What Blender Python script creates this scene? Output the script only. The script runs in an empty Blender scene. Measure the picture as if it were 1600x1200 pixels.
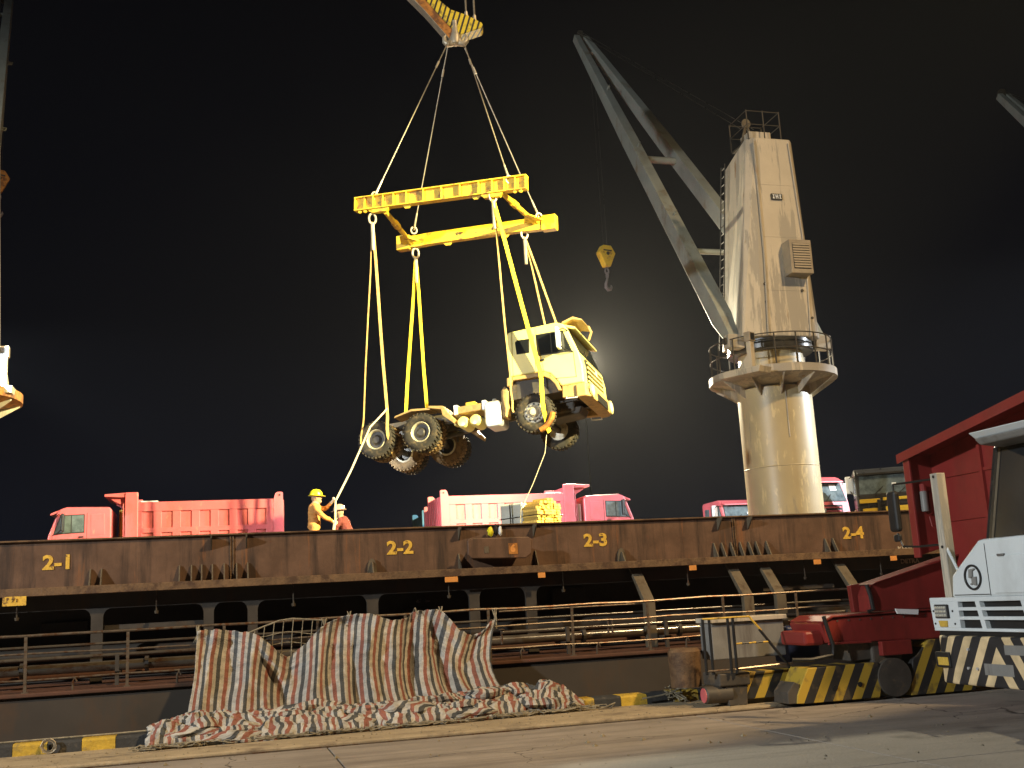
import bpy, math, random
import numpy as np
from mathutils import Vector, Matrix, noise, Quaternion
R = math.radians
random.seed(7)
sc = bpy.context.scene
COL = sc.collection

# ------------------------------------------------------------------ camera
PITCH, ROLL, YAW = 0.19594, -0.0540, 0.2725
fw = Vector((math.sin(YAW) * math.cos(PITCH), math.cos(YAW) * math.cos(PITCH), math.sin(PITCH)))
rt0 = Vector((math.cos(YAW), -math.sin(YAW), 0)); up0 = rt0.cross(fw)
rt = rt0 * math.cos(ROLL) + up0 * math.sin(ROLL); up = up0 * math.cos(ROLL) - rt0 * math.sin(ROLL)
cd = bpy.data.cameras.new('camera'); cam = bpy.data.objects.new('camera', cd); COL.objects.link(cam)
M = Matrix((rt, up, -fw)).transposed().to_4x4(); M.translation = (0, 0, 1.65)
cam.matrix_world = M
cd.sensor_fit = 'HORIZONTAL'; cd.sensor_width = 36; cd.lens = 38.25; cd.clip_start = .1; cd.clip_end = 9000
sc.camera = cam

# ------------------------------------------------------------------ night sky
w = bpy.data.worlds.new('World'); sc.world = w; w.use_nodes = True
nt = w.node_tree; nt.nodes.clear()
wo = nt.nodes.new('ShaderNodeOutputWorld'); bg = nt.nodes.new('ShaderNodeBackground')
tc = nt.nodes.new('ShaderNodeTexCoord'); sx = nt.nodes.new('ShaderNodeSeparateXYZ'); rp = nt.nodes.new('ShaderNodeValToRGB')
nt.links.new(tc.outputs['Generated'], sx.inputs[0]); nt.links.new(sx.outputs['Z'], rp.inputs[0])
e = rp.color_ramp.elements
e[0].position = 0.0; e[0].color = (0.0050, 0.0060, 0.0110, 1)
e[1].position = 0.62; e[1].color = (0.0004, 0.0005, 0.0012, 1)
k = rp.color_ramp.elements.new(0.25); k.color = (0.0024, 0.0027, 0.0045, 1)
nt.links.new(rp.outputs[0], bg.inputs[0]); bg.inputs[1].default_value = 1.0
nt.links.new(bg.outputs[0], wo.inputs[0])

# ------------------------------------------------------------------ floodlights
def spot(name, loc, target, watts, col, size=110, blend=.6, radius=.25):
    l = bpy.data.lights.new(name, 'SPOT'); l.energy = watts; l.color = col
    l.spot_size = R(size); l.spot_blend = blend; l.shadow_soft_size = radius
    o = bpy.data.objects.new(name, l); COL.objects.link(o); o.location = loc
    o.rotation_euler = (Vector(target) - Vector(loc)).to_track_quat('-Z', 'Y').to_euler()
    return o
HAZE = .00022
WARM = (1.0, .70, .36); COOL = (.88, .95, 1.0)
spot('quay_mast_floodlight', (34, -20, 48), (7, 18, 1), 185000, WARM, 56, .9, 1.6)             # sodium mast behind the camera, right
spot('yard_mast_floodlight', (-31, 0, 15), (9, 20, 5), 54000, (.92, .97, 1), 96, .7, .6)        # white mast off to the left
spot('deck_floodlight_a', (-6.9, 29.2, 9.0), (3.2, 39.5, 3.3), 46000, COOL, 84, .5, .12)         # on the platform of the left deck crane
spot('deck_floodlight_b', (39.0, 27.5, 13.5), (14, 39.5, 3.0), 72000, COOL, 44, .5, .12)          # on the next deck crane, outside the picture
spot('quay_crane_floodlight', (19.5, 8.5, 16), (6.6, 28.4, 8.0), 165000, (1, .87, .42), 40, .5, .2)   # load light on the quay crane boom
sc.view_settings.view_transform = 'Standard'; sc.view_settings.look = 'None'
sc.view_settings.exposure = 0; sc.view_settings.gamma = 1
sc.cycles.use_denoising = True
sc.cycles.max_bounces = 5; sc.cycles.volume_bounces = 0
sc.cycles.use_light_tree = True

# ------------------------------------------------------------------ materials
MT = {}
def mat(name, col, rough=.6, metal=0.0, var=.18, scale=3.0, stain=None, stain_scale=(2.5, 2.5, .35), stain_amt=(.52, .68),
        bump=0.0, bscale=40, spec=.4, stain2=None, coat=0.0, perobj=0.0, detail=6):
    if name in MT: return MT[name]
    m = bpy.data.materials.new(name); m.use_nodes = True; n = m.node_tree; L = n.links
    b = n.nodes['Principled BSDF']
    b.inputs['Roughness'].default_value = rough; b.inputs['Metallic'].default_value = metal
    b.inputs['Specular IOR Level'].default_value = spec; b.inputs['Coat Weight'].default_value = coat
    t = n.nodes.new('ShaderNodeTexCoord')
    nz = n.nodes.new('ShaderNodeTexNoise'); nz.inputs['Scale'].default_value = scale; nz.inputs['Detail'].default_value = detail
    nz.inputs['Roughness'].default_value = .65
    L.new(t.outputs['Object'], nz.inputs['Vector'])
    mr = n.nodes.new('ShaderNodeMapRange'); mr.inputs[1].default_value = .3; mr.inputs[2].default_value = .7
    mr.inputs[3].default_value = 1 - var; mr.inputs[4].default_value = 1 + var
    L.new(nz.outputs['Fac'], mr.inputs[0])
    src = mr.outputs[0]
    if perobj:
        oi = n.nodes.new('ShaderNodeObjectInfo'); pm = n.nodes.new('ShaderNodeMapRange')
        pm.inputs[3].default_value = 1 - perobj; pm.inputs[4].default_value = 1 + perobj
        L.new(oi.outputs['Random'], pm.inputs[0])
        mu = n.nodes.new('ShaderNodeMath'); mu.operation = 'MULTIPLY'; L.new(src, mu.inputs[0]); L.new(pm.outputs[0], mu.inputs[1]); src = mu.outputs[0]
    vm = n.nodes.new('ShaderNodeVectorMath'); vm.operation = 'SCALE'; vm.inputs[0].default_value = col; L.new(src, vm.inputs['Scale'])
    out = vm.outputs[0]
    for kx, (sc_, thr, cc) in enumerate([(stain_scale, stain_amt, stain)] + ([stain2] if stain2 else [])):
        if cc is None: continue
        mp = n.nodes.new('ShaderNodeMapping'); mp.inputs['Scale'].default_value = sc_; mp.inputs['Location'].default_value = (3.1 * kx, 1.7, 0)
        L.new(t.outputs['Object'], mp.inputs[0])
        n2 = n.nodes.new('ShaderNodeTexNoise'); n2.inputs['Scale'].default_value = 1; n2.inputs['Detail'].default_value = 9; n2.inputs['Roughness'].default_value = .7
        L.new(mp.outputs[0], n2.inputs['Vector'])
        m2 = n.nodes.new('ShaderNodeMapRange'); m2.inputs[1].default_value = thr[0]; m2.inputs[2].default_value = thr[1]
        L.new(n2.outputs['Fac'], m2.inputs[0])
        mx = n.nodes.new('ShaderNodeMix'); mx.data_type = 'RGBA'
        L.new(m2.outputs[0], mx.inputs[0]); L.new(out, mx.inputs[6]); mx.inputs[7].default_value = (*cc, 1)
        out = mx.outputs[2]
    L.new(out, b.inputs['Base Color'])
    rr = n.nodes.new('ShaderNodeMapRange'); rr.inputs[3].default_value = max(.03, rough - .13); rr.inputs[4].default_value = min(1, rough + .13)
    L.new(nz.outputs['Fac'], rr.inputs[0]); L.new(rr.outputs[0], b.inputs['Roughness'])
    if bump:
        nb = n.nodes.new('ShaderNodeTexNoise'); nb.inputs['Scale'].default_value = bscale; nb.inputs['Detail'].default_value = 8
        L.new(t.outputs['Object'], nb.inputs['Vector'])
        bp = n.nodes.new('ShaderNodeBump'); bp.inputs['Strength'].default_value = bump; bp.inputs['Distance'].default_value = .02
        L.new(nb.outputs['Fac'], bp.inputs['Height']); L.new(bp.outputs[0], b.inputs['Normal'])
    MT[name] = m
    return m
def add_cracks(m, sc_=.55):
    n = m.node_tree; L = n.links; b = n.nodes['Principled BSDF']; src = b.inputs['Base Color'].links[0].from_socket
    t = n.nodes.new('ShaderNodeTexCoord'); nz = n.nodes.new('ShaderNodeTexNoise'); nz.inputs['Scale'].default_value = 1.3; nz.inputs['Detail'].default_value = 6; L.new(t.outputs['Object'], nz.inputs['Vector'])
    ad = n.nodes.new('ShaderNodeVectorMath'); ad.operation = 'MULTIPLY_ADD'; ad.inputs[1].default_value = (.9, .9, 0); L.new(nz.outputs['Color'], ad.inputs[0]); L.new(t.outputs['Object'], ad.inputs[2])
    vo = n.nodes.new('ShaderNodeTexVoronoi'); vo.feature = 'DISTANCE_TO_EDGE'; vo.inputs['Scale'].default_value = sc_; L.new(ad.outputs[0], vo.inputs['Vector'])
    lt = n.nodes.new('ShaderNodeMapRange'); lt.inputs[1].default_value = .0015; lt.inputs[2].default_value = .006; lt.inputs[3].default_value = 1; lt.inputs[4].default_value = 0; L.new(vo.outputs['Distance'], lt.inputs[0])
    n3 = n.nodes.new('ShaderNodeTexNoise'); n3.inputs['Scale'].default_value = .35; L.new(t.outputs['Object'], n3.inputs['Vector'])
    ms = n.nodes.new('ShaderNodeMapRange'); ms.inputs[1].default_value = .5; ms.inputs[2].default_value = .56; L.new(n3.outputs['Fac'], ms.inputs[0])
    mu = n.nodes.new('ShaderNodeMath'); mu.operation = 'MULTIPLY'; L.new(lt.outputs[0], mu.inputs[0]); L.new(ms.outputs[0], mu.inputs[1])
    mx = n.nodes.new('ShaderNodeMix'); mx.data_type = 'RGBA'; L.new(mu.outputs[0], mx.inputs[0]); L.new(src, mx.inputs[6]); mx.inputs[7].default_value = (.06, .05, .04, 1)
    n4 = n.nodes.new('ShaderNodeTexNoise'); n4.inputs['Scale'].default_value = .9; n4.inputs['Detail'].default_value = 3; L.new(t.outputs['Object'], n4.inputs['Vector'])
    oi = n.nodes.new('ShaderNodeMapRange'); oi.inputs[1].default_value = .64; oi.inputs[2].default_value = .72; oi.inputs[4].default_value = .6; L.new(n4.outputs['Fac'], oi.inputs[0])
    m2 = n.nodes.new('ShaderNodeMix'); m2.data_type = 'RGBA'; L.new(oi.outputs[0], m2.inputs[0]); L.new(mx.outputs[2], m2.inputs[6]); m2.inputs[7].default_value = (.07, .06, .05, 1)
    L.new(m2.outputs[2], b.inputs['Base Color'])
RUST = (.10, .038, .014)
mat('concrete', (.27, .235, .195), .85, var=.22, scale=.7, stain=(.17, .145, .12), stain_scale=(.22, 1.6, 1), stain_amt=(.48, .66), bump=.35, bscale=30, stain2=((5, 5, 5), (.62, .75), (.19, .16, .135)), perobj=.05)
mat('concrete_strip', (.34, .27, .17), .9, var=.22, scale=1.5, stain=(.12, .09, .06), stain_scale=(1.2, 3, 1), stain_amt=(.52, .7), bump=.5, bscale=25)
add_cracks(MT['concrete']); add_cracks(MT['concrete_strip'], 1.1)
mat('joint', (.05, .045, .04), .95)
mat('quay_wall', (.10, .085, .07), .9, stain=(.05, .04, .03))
mat('kerb_yellow', (.50, .33, .035), .75, var=.2, scale=6, stain=(.14, .11, .06), stain_scale=(6, 6, 6), stain_amt=(.5, .68), bump=.4, bscale=30, perobj=.12)
mat('kerb_black', (.035, .035, .034), .8, var=.3, scale=6, stain=(.13, .11, .085), stain_scale=(6, 6, 6), stain_amt=(.56, .72), bump=.4, bscale=30, perobj=.12)
mat('water', (.006, .009, .012), .08, bump=.5, bscale=1.2)
mat('hull', (.045, .036, .027), .65, var=.2, scale=.6, stain=(.075, .04, .018), stain_scale=(1.2, 1, .5), stain_amt=(.5, .75), bump=.12, bscale=4)
mat('coaming', (.120, .066, .038), .58, var=.34, scale=1.6, stain=(.045, .026, .016), stain_scale=(3.2, 3, .28), stain_amt=(.47, .62), bump=.18, bscale=12,
    stain2=((5.5, 5, .45), (.56, .68), (.21, .085, .03)))
mat('lip', (.13, .075, .035), .7, var=.35, scale=4, stain=(.06, .03, .014), stain_scale=(4, 4, 4), stain_amt=(.48, .62), bump=.4, bscale=30)
mat('deck_red', (.085, .036, .02), .75, var=.3, scale=2, stain=(.06, .035, .02), stain_scale=(3, 3, 3))
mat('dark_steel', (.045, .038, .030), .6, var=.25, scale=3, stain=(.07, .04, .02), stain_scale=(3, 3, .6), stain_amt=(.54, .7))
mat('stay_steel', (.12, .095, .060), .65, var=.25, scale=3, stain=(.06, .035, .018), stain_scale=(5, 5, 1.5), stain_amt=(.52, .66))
mat('rail_steel', (.16, .125, .09), .32, metal=.45, var=.3, scale=8, stain=(.12, .055, .025), stain_scale=(9, 9, 9), stain_amt=(.5, .6))
mat('pipe_paint', (.075, .062, .045), .2, var=.3, scale=2, spec=1.0, stain=(.05, .025, .012), stain_scale=(3, 6, 6), stain_amt=(.5, .62))
mat('mark_yellow', (.68, .42, .055), .7, var=.2, scale=14, stain=(.13, .07, .03), stain_scale=(13, 13, 9), stain_amt=(.55, .63))
mat('mark_white', (.5, .42, .3), .7, stain=(.1, .06, .03), stain_scale=(14, 14, 14), stain_amt=(.5, .62))
mat('sign_orange', (.65, .27, .06), .6)
mat('crane_cream', (.50, .44, .34), .5, var=.10, scale=.8, stain=(.33, .30, .245), stain_scale=(1.5, 1.5, .13), stain_amt=(.485, .505), spec=.4,
    stain2=((2.8, 2.8, .5), (.63, .69), (.27, .16, .075)))
mat('crane_column', (.42, .345, .20), .42, var=.10, scale=.6, stain=(.56, .46, .25), stain_scale=(4.2, 4.2, 1.1), stain_amt=(.56, .60), spec=.5,
    stain2=((2.2, 2.2, .35), (.59, .64), (.30, .26, .18)))  # column yellower than the house: warm light put into its colour
mat('jib_grey', (.26, .28, .25), .5, var=.15, scale=1, stain=(.20, .17, .12), stain_scale=(1.5, 1.5, .7), stain_amt=(.54, .66))
mat('black', (.014, .014, .014), .45, var=.2)
mat('black_grease', (.02, .018, .015), .3, var=.3, spec=.6)
mat('vent_steel', (.30, .25, .18), .5)
mat('red_paint', (.62, .12, .14), .38, var=.08, scale=1.2, spec=.5, coat=.25, stain=(.40, .10, .10), stain_scale=(1.6, 1.6, 1.0), stain_amt=(.50, .72), stain2=((6, 6, 2.5), (.60, .72), (.40, .22, .18)))
mat('red_dark', (.215, .024, .02), .42, var=.14, scale=1.2, spec=.45, stain=(.13, .018, .014), stain_scale=(1.5, 1.5, .6), stain_amt=(.52, .72))
mat('blue_paint', (.10, .32, .48), .42, var=.12)
mat('blue_tank', (.025, .045, .16), .5, var=.2)
mat('cream_paint', (.80, .71, .25), .35, var=.06, scale=1.5, spec=.5, coat=.3, stain=(.55, .42, .18), stain_scale=(1.5, 1.5, 1.2), stain_amt=(.62, .8))
mat('fender_tan', (.42, .28, .11), .6, var=.25, stain=(.2, .12, .06), stain_scale=(5, 5, 5))
mat('yellow_beam', (.72, .50, .03), .45, var=.14, scale=2.5, spec=.45, stain=(.34, .17, .03), stain_scale=(4, 4, 4), stain_amt=(.52, .62))
mat('yellow_cab', (.60, .40, .03), .4, var=.1, coat=.2)
mat('strap_yellow', (.78, .60, .03), .75, var=.2, scale=9, bump=.3, bscale=60)
mat('strap_tan', (.42, .29, .11), .85, var=.3, scale=9, bump=.3, bscale=60)
mat('rubber', (.028, .025, .021), .85, var=.35, scale=5, stain=(.14, .10, .055), stain_scale=(5, 5, 5), stain_amt=(.5, .7), bump=.4, bscale=40)
mat('rubber_muddy', (.20, .13, .06), .9, var=.35, scale=7, stain=(.06, .04, .025), stain_scale=(6, 6, 6), stain_amt=(.5, .66), bump=.5, bscale=40)
mat('rim', (.52, .48, .36), .45, metal=.2, var=.2, stain=(.22, .16, .09), stain_scale=(6, 6, 6))
mat('hub', (.05, .045, .04), .5, metal=.3)
mat('chassis', (.06, .052, .042), .6, var=.3, stain=(.16, .11, .06), stain_scale=(4, 4, 4), stain_amt=(.52, .7))
mat('alloy', (.62, .63, .64), .42, metal=.5, var=.1)
mat('glass', (.012, .014, .016), .06, var=.1, spec=.7)
mat('glass_lit', (.10, .13, .14), .10, var=.5, scale=3, spec=.7)
mat('seal', (.02, .02, .02), .7)
mat('lamp_glass', (.55, .52, .42), .15, spec=.8)
mat('amber', (.55, .36, .06), .25, spec=.7)
mat('white_paint', (.62, .66, .66), .36, var=.04, scale=1.0, spec=.5, coat=.3, stain=(.47, .49, .48), stain_scale=(1.2, 1.2, .5), stain_amt=(.55, .8))
mat('grey_paint', (.20, .195, .18), .5, var=.15, stain=(.11, .10, .09))
mat('wire', (.30, .26, .19), .45, metal=.4, var=.3, scale=20)
mat('rope_white', (.62, .55, .40), .85, var=.2, scale=30)
mat('rope_dirty', (.22, .19, .13), .9, var=.4, scale=12)
mat('cast_steel', (.45, .40, .30), .45, metal=.4, var=.2, scale=5)
mat('hook_grey', (.17, .15, .15), .5, metal=.3)
mat('rusty_orange', (.42, .17, .03), .7, var=.3, scale=5, stain=(.15, .06, .02), stain_scale=(4, 4, 4), stain_amt=(.48, .6))
mat('timber_end', (.62, .43, .10), .8, var=.25, scale=20, perobj=.35)
mat('timber_wrap', (.50, .54, .50), .5, var=.15, bump=.3, bscale=8)
mat('hatch_deck', (.085, .055, .036), .75, var=.3, scale=1)
mat('coverall', (.60, .28, .08), .85, var=.22, scale=9, bump=.5, bscale=14)
mat('coverall_dark', (.16, .035, .03), .85, var=.3, scale=9, bump=.5, bscale=14)
mat('skin', (.42, .26, .16), .6, var=.1)
mat('glove', (.62, .56, .42), .85)
mat('helmet_yellow', (.80, .72, .03), .3, var=.05, spec=.5)
mat('helmet_pale', (.45, .30, .25), .4, var=.1)
mat('matt_black', (.003, .003, .003), .95, spec=.0)
mat('paper', (.75, .78, .78), .8, var=.05)

_m = bpy.data.materials.new('added_lamp_lit'); _m.use_nodes = True; _b = _m.node_tree.nodes['Principled BSDF']
_b.inputs['Emission Color'].default_value = (1, .93, .74, 1); _b.inputs['Emission Strength'].default_value = 40; MT['added_lamp_lit'] = _m  # emission for the lenses of the added mast
LMX, LMZ = 16.6, 12.35
def stripes(name, c1, c2, period, direction, duty=.5, rough=.6, worn=.55):
    m = bpy.data.materials.new(name); m.use_nodes = True; n = m.node_tree; L = n.links; b = n.nodes['Principled BSDF']
    t = n.nodes.new('ShaderNodeTexCoord'); d = n.nodes.new('ShaderNodeVectorMath'); d.operation = 'DOT_PRODUCT'; d.inputs[1].default_value = [x / period for x in direction]
    L.new(t.outputs['Object'], d.inputs[0])
    fr = n.nodes.new('ShaderNodeMath'); fr.operation = 'FRACT'; L.new(d.outputs['Value'], fr.inputs[0])
    gt = n.nodes.new('ShaderNodeMath'); gt.operation = 'GREATER_THAN'; gt.inputs[1].default_value = duty; L.new(fr.outputs[0], gt.inputs[0])
    mx = n.nodes.new('ShaderNodeMix'); mx.data_type = 'RGBA'; mx.inputs[6].default_value = (*c1, 1); mx.inputs[7].default_value = (*c2, 1)
    L.new(gt.outputs[0], mx.inputs[0])
    nz = n.nodes.new('ShaderNodeTexNoise'); nz.inputs['Scale'].default_value = 5; nz.inputs['Detail'].default_value = 9; L.new(t.outputs['Object'], nz.inputs['Vector'])
    mr = n.nodes.new('ShaderNodeMapRange'); mr.inputs[1].default_value = worn; mr.inputs[2].default_value = worn + .16; L.new(nz.outputs['Fac'], mr.inputs[0])
    m2 = n.nodes.new('ShaderNodeMix'); m2.data_type = 'RGBA'; m2.inputs[7].default_value = (.09, .065, .035, 1)
    L.new(mr.outputs[0], m2.inputs[0]); L.new(mx.outputs[2], m2.inputs[6]); L.new(m2.outputs[2], b.inputs['Base Color'])
    b.inputs['Roughness'].default_value = rough
    MT[name] = m
stripes('stripe_bogie', (.018, .017, .016), (.42, .28, .03), .30, (1, 0, -.55), .5)
stripes('stripe_block', (.02, .018, .014), (.75, .55, .03), .165, (1, .35, -.32), .36)

def cloth_mat():
    m = bpy.data.materials.new('tarp_cloth'); m.use_nodes = True; n = m.node_tree; L = n.links; b = n.nodes['Principled BSDF']
    uv = n.nodes.new('ShaderNodeUVMap'); uv.uv_map = 'uv'; s = n.nodes.new('ShaderNodeSeparateXYZ'); L.new(uv.outputs[0], s.inputs[0])
    mu = n.nodes.new('ShaderNodeMath'); mu.operation = 'MULTIPLY'; mu.inputs[1].default_value = 1 / .265; L.new(s.outputs['X'], mu.inputs[0])
    fr = n.nodes.new('ShaderNodeMath'); fr.operation = 'FRACT'; L.new(mu.outputs[0], fr.inputs[0])
    r = n.nodes.new('ShaderNodeValToRGB'); r.color_ramp.interpolation = 'CONSTANT'; el = r.color_ramp.elements
    el[0].position = 0; el[0].color = (.46, .435, .38, 1); el[1].position = .25; el[1].color = (.27, .10, .068, 1)
    for p, c in ((.50, (.43, .41, .36, 1)), (.73, (.068, .072, .072, 1)), (.98, (.46, .435, .38, 1))):
        q = el.new(p); q.color = c
    L.new(fr.outputs[0], r.inputs[0])
    nz = n.nodes.new('ShaderNodeTexNoise'); nz.inputs['Scale'].default_value = 5; nz.inputs['Detail'].default_value = 12; nz.inputs['Roughness'].default_value = .7; L.new(uv.outputs[0], nz.inputs['Vector'])
    mr = n.nodes.new('ShaderNodeMapRange'); mr.inputs[1].default_value = .3; mr.inputs[2].default_value = .75; mr.inputs[3].default_value = 1.15; mr.inputs[4].default_value = .38; L.new(nz.outputs['Fac'], mr.inputs[0])
    v = n.nodes.new('ShaderNodeVectorMath'); v.operation = 'SCALE'; L.new(r.outputs[0], v.inputs[0]); L.new(mr.outputs[0], v.inputs['Scale'])
    L.new(v.outputs[0], b.inputs['Base Color']); b.inputs['Roughness'].default_value = .55; b.inputs['Specular IOR Level'].default_value = .4
    nb = n.nodes.new('ShaderNodeTexNoise'); nb.inputs['Scale'].default_value = 26; nb.inputs['Detail'].default_value = 6; L.new(uv.outputs[0], nb.inputs['Vector'])
    bp = n.nodes.new('ShaderNodeBump'); bp.inputs['Strength'].default_value = .8; bp.inputs['Distance'].default_value = .03; L.new(nb.outputs['Fac'], bp.inputs['Height']); L.new(bp.outputs[0], b.inputs['Normal'])
    MT['tarp'] = m
cloth_mat()

# ------------------------------------------------------------------ mesh helpers
class MB:
    def __init__(s): s.v = []; s.f = []
    def add(s, vs, fs, m=None):
        o = len(s.v); s.v += [tuple(m @ Vector(p)) if m else tuple(p) for p in vs]; s.f += [tuple(i + o for i in f) for f in fs]; return s
    def box(s, lo, hi, m=None):
        x0, y0, z0 = lo; x1, y1, z1 = hi
        return s.add([(x0, y0, z0), (x1, y0, z0), (x1, y1, z0), (x0, y1, z0), (x0, y0, z1), (x1, y0, z1), (x1, y1, z1), (x0, y1, z1)],
                     [(0, 3, 2, 1), (4, 5, 6, 7), (0, 1, 5, 4), (1, 2, 6, 5), (2, 3, 7, 6), (3, 0, 4, 7)], m)
    def hull8(s, a, b, m=None):      # two quads (lists of 4 points) joined into a block
        return s.add(list(a) + list(b), [(3, 2, 1, 0), (4, 5, 6, 7), (0, 1, 5, 4), (1, 2, 6, 5), (2, 3, 7, 6), (3, 0, 4, 7)], m)
    def prism(s, poly, a, b, axis='y', m=None):   # polygon in the other two axes, extruded a..b
        def P(u, v, k): return {'y': (u, k, v), 'x': (k, u, v), 'z': (u, v, k)}[axis]
        n = len(poly)
        vs = [P(u, v, a) for u, v in poly] + [P(u, v, b) for u, v in poly]
        fs = [tuple(range(n))[::-1], tuple(range(n, 2 * n))] + [(i, (i + 1) % n, n + (i + 1) % n, n + i) for i in range(n)]
        return s.add(vs, fs, m)
    def tube(s, p0, p1, r0, r1=None, n=8, caps=True):
        r1 = r0 if r1 is None else r1; p0 = Vector(p0); p1 = Vector(p1); d = p1 - p0
        q = d.to_track_quat('Z', 'Y') if d.length > 1e-9 else Quaternion()
        vs = [];
        for p, r in ((p0, r0), (p1, r1)):
            vs += [p + q @ Vector((r * math.cos(2 * math.pi * i / n), r * math.sin(2 * math.pi * i / n), 0)) for i in range(n)]
        fs = [(i, (i + 1) % n, n + (i + 1) % n, n + i) for i in range(n)]
        if caps: fs += [tuple(range(n))[::-1], tuple(range(n, 2 * n))]
        return s.add(vs, fs)
    def path(s, pts, r, n=6, closed=False):
        pts = [Vector(p) for p in pts]; N = len(pts); rings = []; q0 = None
        for i, p in enumerate(pts):
            a = pts[i - 1] if (i > 0 or closed) else p; b = pts[(i + 1) % N] if (i < N - 1 or closed) else p
            d = (b - a).normalized()
            if q0 is None: q0 = d.to_track_quat('Z', 'Y'); 
            else: q0 = (q0 @ Vector((0, 0, 1))).rotation_difference(d) @ q0
            rr = r[i] if isinstance(r, (list, tuple)) else r
            rings.append([p + q0 @ Vector((rr * math.cos(2 * math.pi * k / n), rr * math.sin(2 * math.pi * k / n), 0)) for k in range(n)])
        vs = [v for g in rings for v in g]; fs = []
        for i in range(N if closed else N - 1):
            j = (i + 1) % N
            fs += [(i * n + k, i * n + (k + 1) % n, j * n + (k + 1) % n, j * n + k) for k in range(n)]
        if not closed: fs += [tuple(range(n))[::-1], tuple((N - 1) * n + k for k in range(n))]
        return s.add(vs, fs)
    def lathe(s, prof, n=24, m=None, closed=False):   # profile (r, h) about local z
        vs = [(r * math.cos(2 * math.pi * i / n), r * math.sin(2 * math.pi * i / n), h) for r, h in prof for i in range(n)]
        N = len(prof); fs = []
        for j in range(N if closed else N - 1):
            k = (j + 1) % N
            fs += [(j * n + i, j * n + (i + 1) % n, k * n + (i + 1) % n, k * n + i) for i in range(n)]
        if not closed: fs += [tuple(range(n))[::-1], tuple((N - 1) * n + i for i in range(n))]
        return s.add(vs, fs, m)
    def ball(s, c, r, n=12, k=8, sc3=(1, 1, 1)):
        c = Vector(c)
        prof = [(max(1e-4, math.sin(math.pi * i / k)) * r, -math.cos(math.pi * i / k) * r) for i in range(k + 1)]
        return s.lathe(prof, n, Matrix.Translation(c) @ Matrix.Diagonal((*sc3, 1)))
    def mesh(s, name, m, smooth=False):
        me = bpy.data.meshes.new(name); me.from_pydata([tuple(p) for p in s.v], [], s.f)
        me.materials.append(MT[m] if isinstance(m, str) else m)
        if smooth: me.polygons.foreach_set('use_smooth', [True] * len(me.polygons))
        me.update(); return me
    def build(s, name, m, parent=None, smooth=False, bevel=0, loc=None, seg=2):
        return place(name, s.mesh(name, m, smooth), parent, loc, bevel, seg)
def place(name, me, parent=None, loc=None, bevel=0, seg=2):
    o = bpy.data.objects.new(name, me); COL.objects.link(o)
    if parent: o.parent = parent
    if loc is not None: o.location = loc
    if bevel:
        b = o.modifiers.new('b', 'BEVEL'); b.width = bevel; b.segments = seg; b.limit_method = 'ANGLE'; b.angle_limit = R(35)
        b.harden_normals = False
    if any(p.use_smooth for p in me.polygons[:1]):
        autosmooth(me)
    return o
def autosmooth(me, ang=38):
    if me.get('as'): return
    me['as'] = 1
    me.update()
    import bmesh
    b = bmesh.new(); b.from_mesh(me)
    for e in b.edges:
        if len(e.link_faces) == 2 and e.calc_face_angle(0) > R(ang): e.smooth = False
    b.to_mesh(me); b.free()
def tag(o, label, cat, group=None, kind=None):
    if label: o['label'] = label
    if cat: o['category'] = cat
    if group: o['group'] = group
    if kind: o['kind'] = kind
    return o
def thing(name, label, cat, loc=(0, 0, 0), rot=(0, 0, 0), group=None):
    o = bpy.data.objects.new(name, None); COL.objects.link(o); o.location = loc; o.rotation_euler = rot; o.empty_display_size = .2
    return tag(o, label, cat, group)
def struct(o): o['kind'] = 'structure'; return o
BENCH = bpy.data.scenes.new('bench')
def evaluate(o):                                  # modifiers and text turned into a plain mesh in a scratch scene
    BENCH.collection.objects.link(o)
    with bpy.context.temp_override(scene=BENCH, view_layer=BENCH.view_layers[0]):
        dg = bpy.context.evaluated_depsgraph_get(); me = bpy.data.meshes.new_from_object(o.evaluated_get(dg))
    BENCH.collection.objects.unlink(o)
    return me
def text_mesh(s, size, depth=.006, bold=.0, ref='CENTER'):
    cu = bpy.data.curves.new('lettering', 'FONT'); cu.body = s; cu.size = size; cu.extrude = depth; cu.offset = bold; cu.align_x = ref; cu.align_y = 'CENTER'
    cu.resolution_u = 3
    o = bpy.data.objects.new('lettering_source', cu)
    me = evaluate(o)
    bpy.data.objects.remove(o); bpy.data.curves.remove(cu)
    return me
def lettering(s, size, m, parent, loc, facing='-Y', bold=0, depth=.006, sx=1.0):
    me = text_mesh(s, size, depth, bold); me.materials.clear(); me.materials.append(MT[m])
    o = place('lettering', me, parent, loc)
    o.rotation_euler = (R(90), 0, 0) if facing == '-Y' else (R(90), 0, R(-90))
    o.scale = (sx, 1, 1)
    return o
def rotz(a): return Matrix.Rotation(a, 4, 'Z')

# ================================================================== THE SETTING
o = struct(MB().add([(-95, 16.3, -2.2), (95, 16.3, -2.2), (95, 118, -2.2), (-95, 118, -2.2)], [(0, 1, 2, 3)]).build('water', 'water'))
o = struct(MB().box((-95, -58, -2.6), (95, 16.2, -.05)).build('ground', 'quay_wall'))
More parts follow.
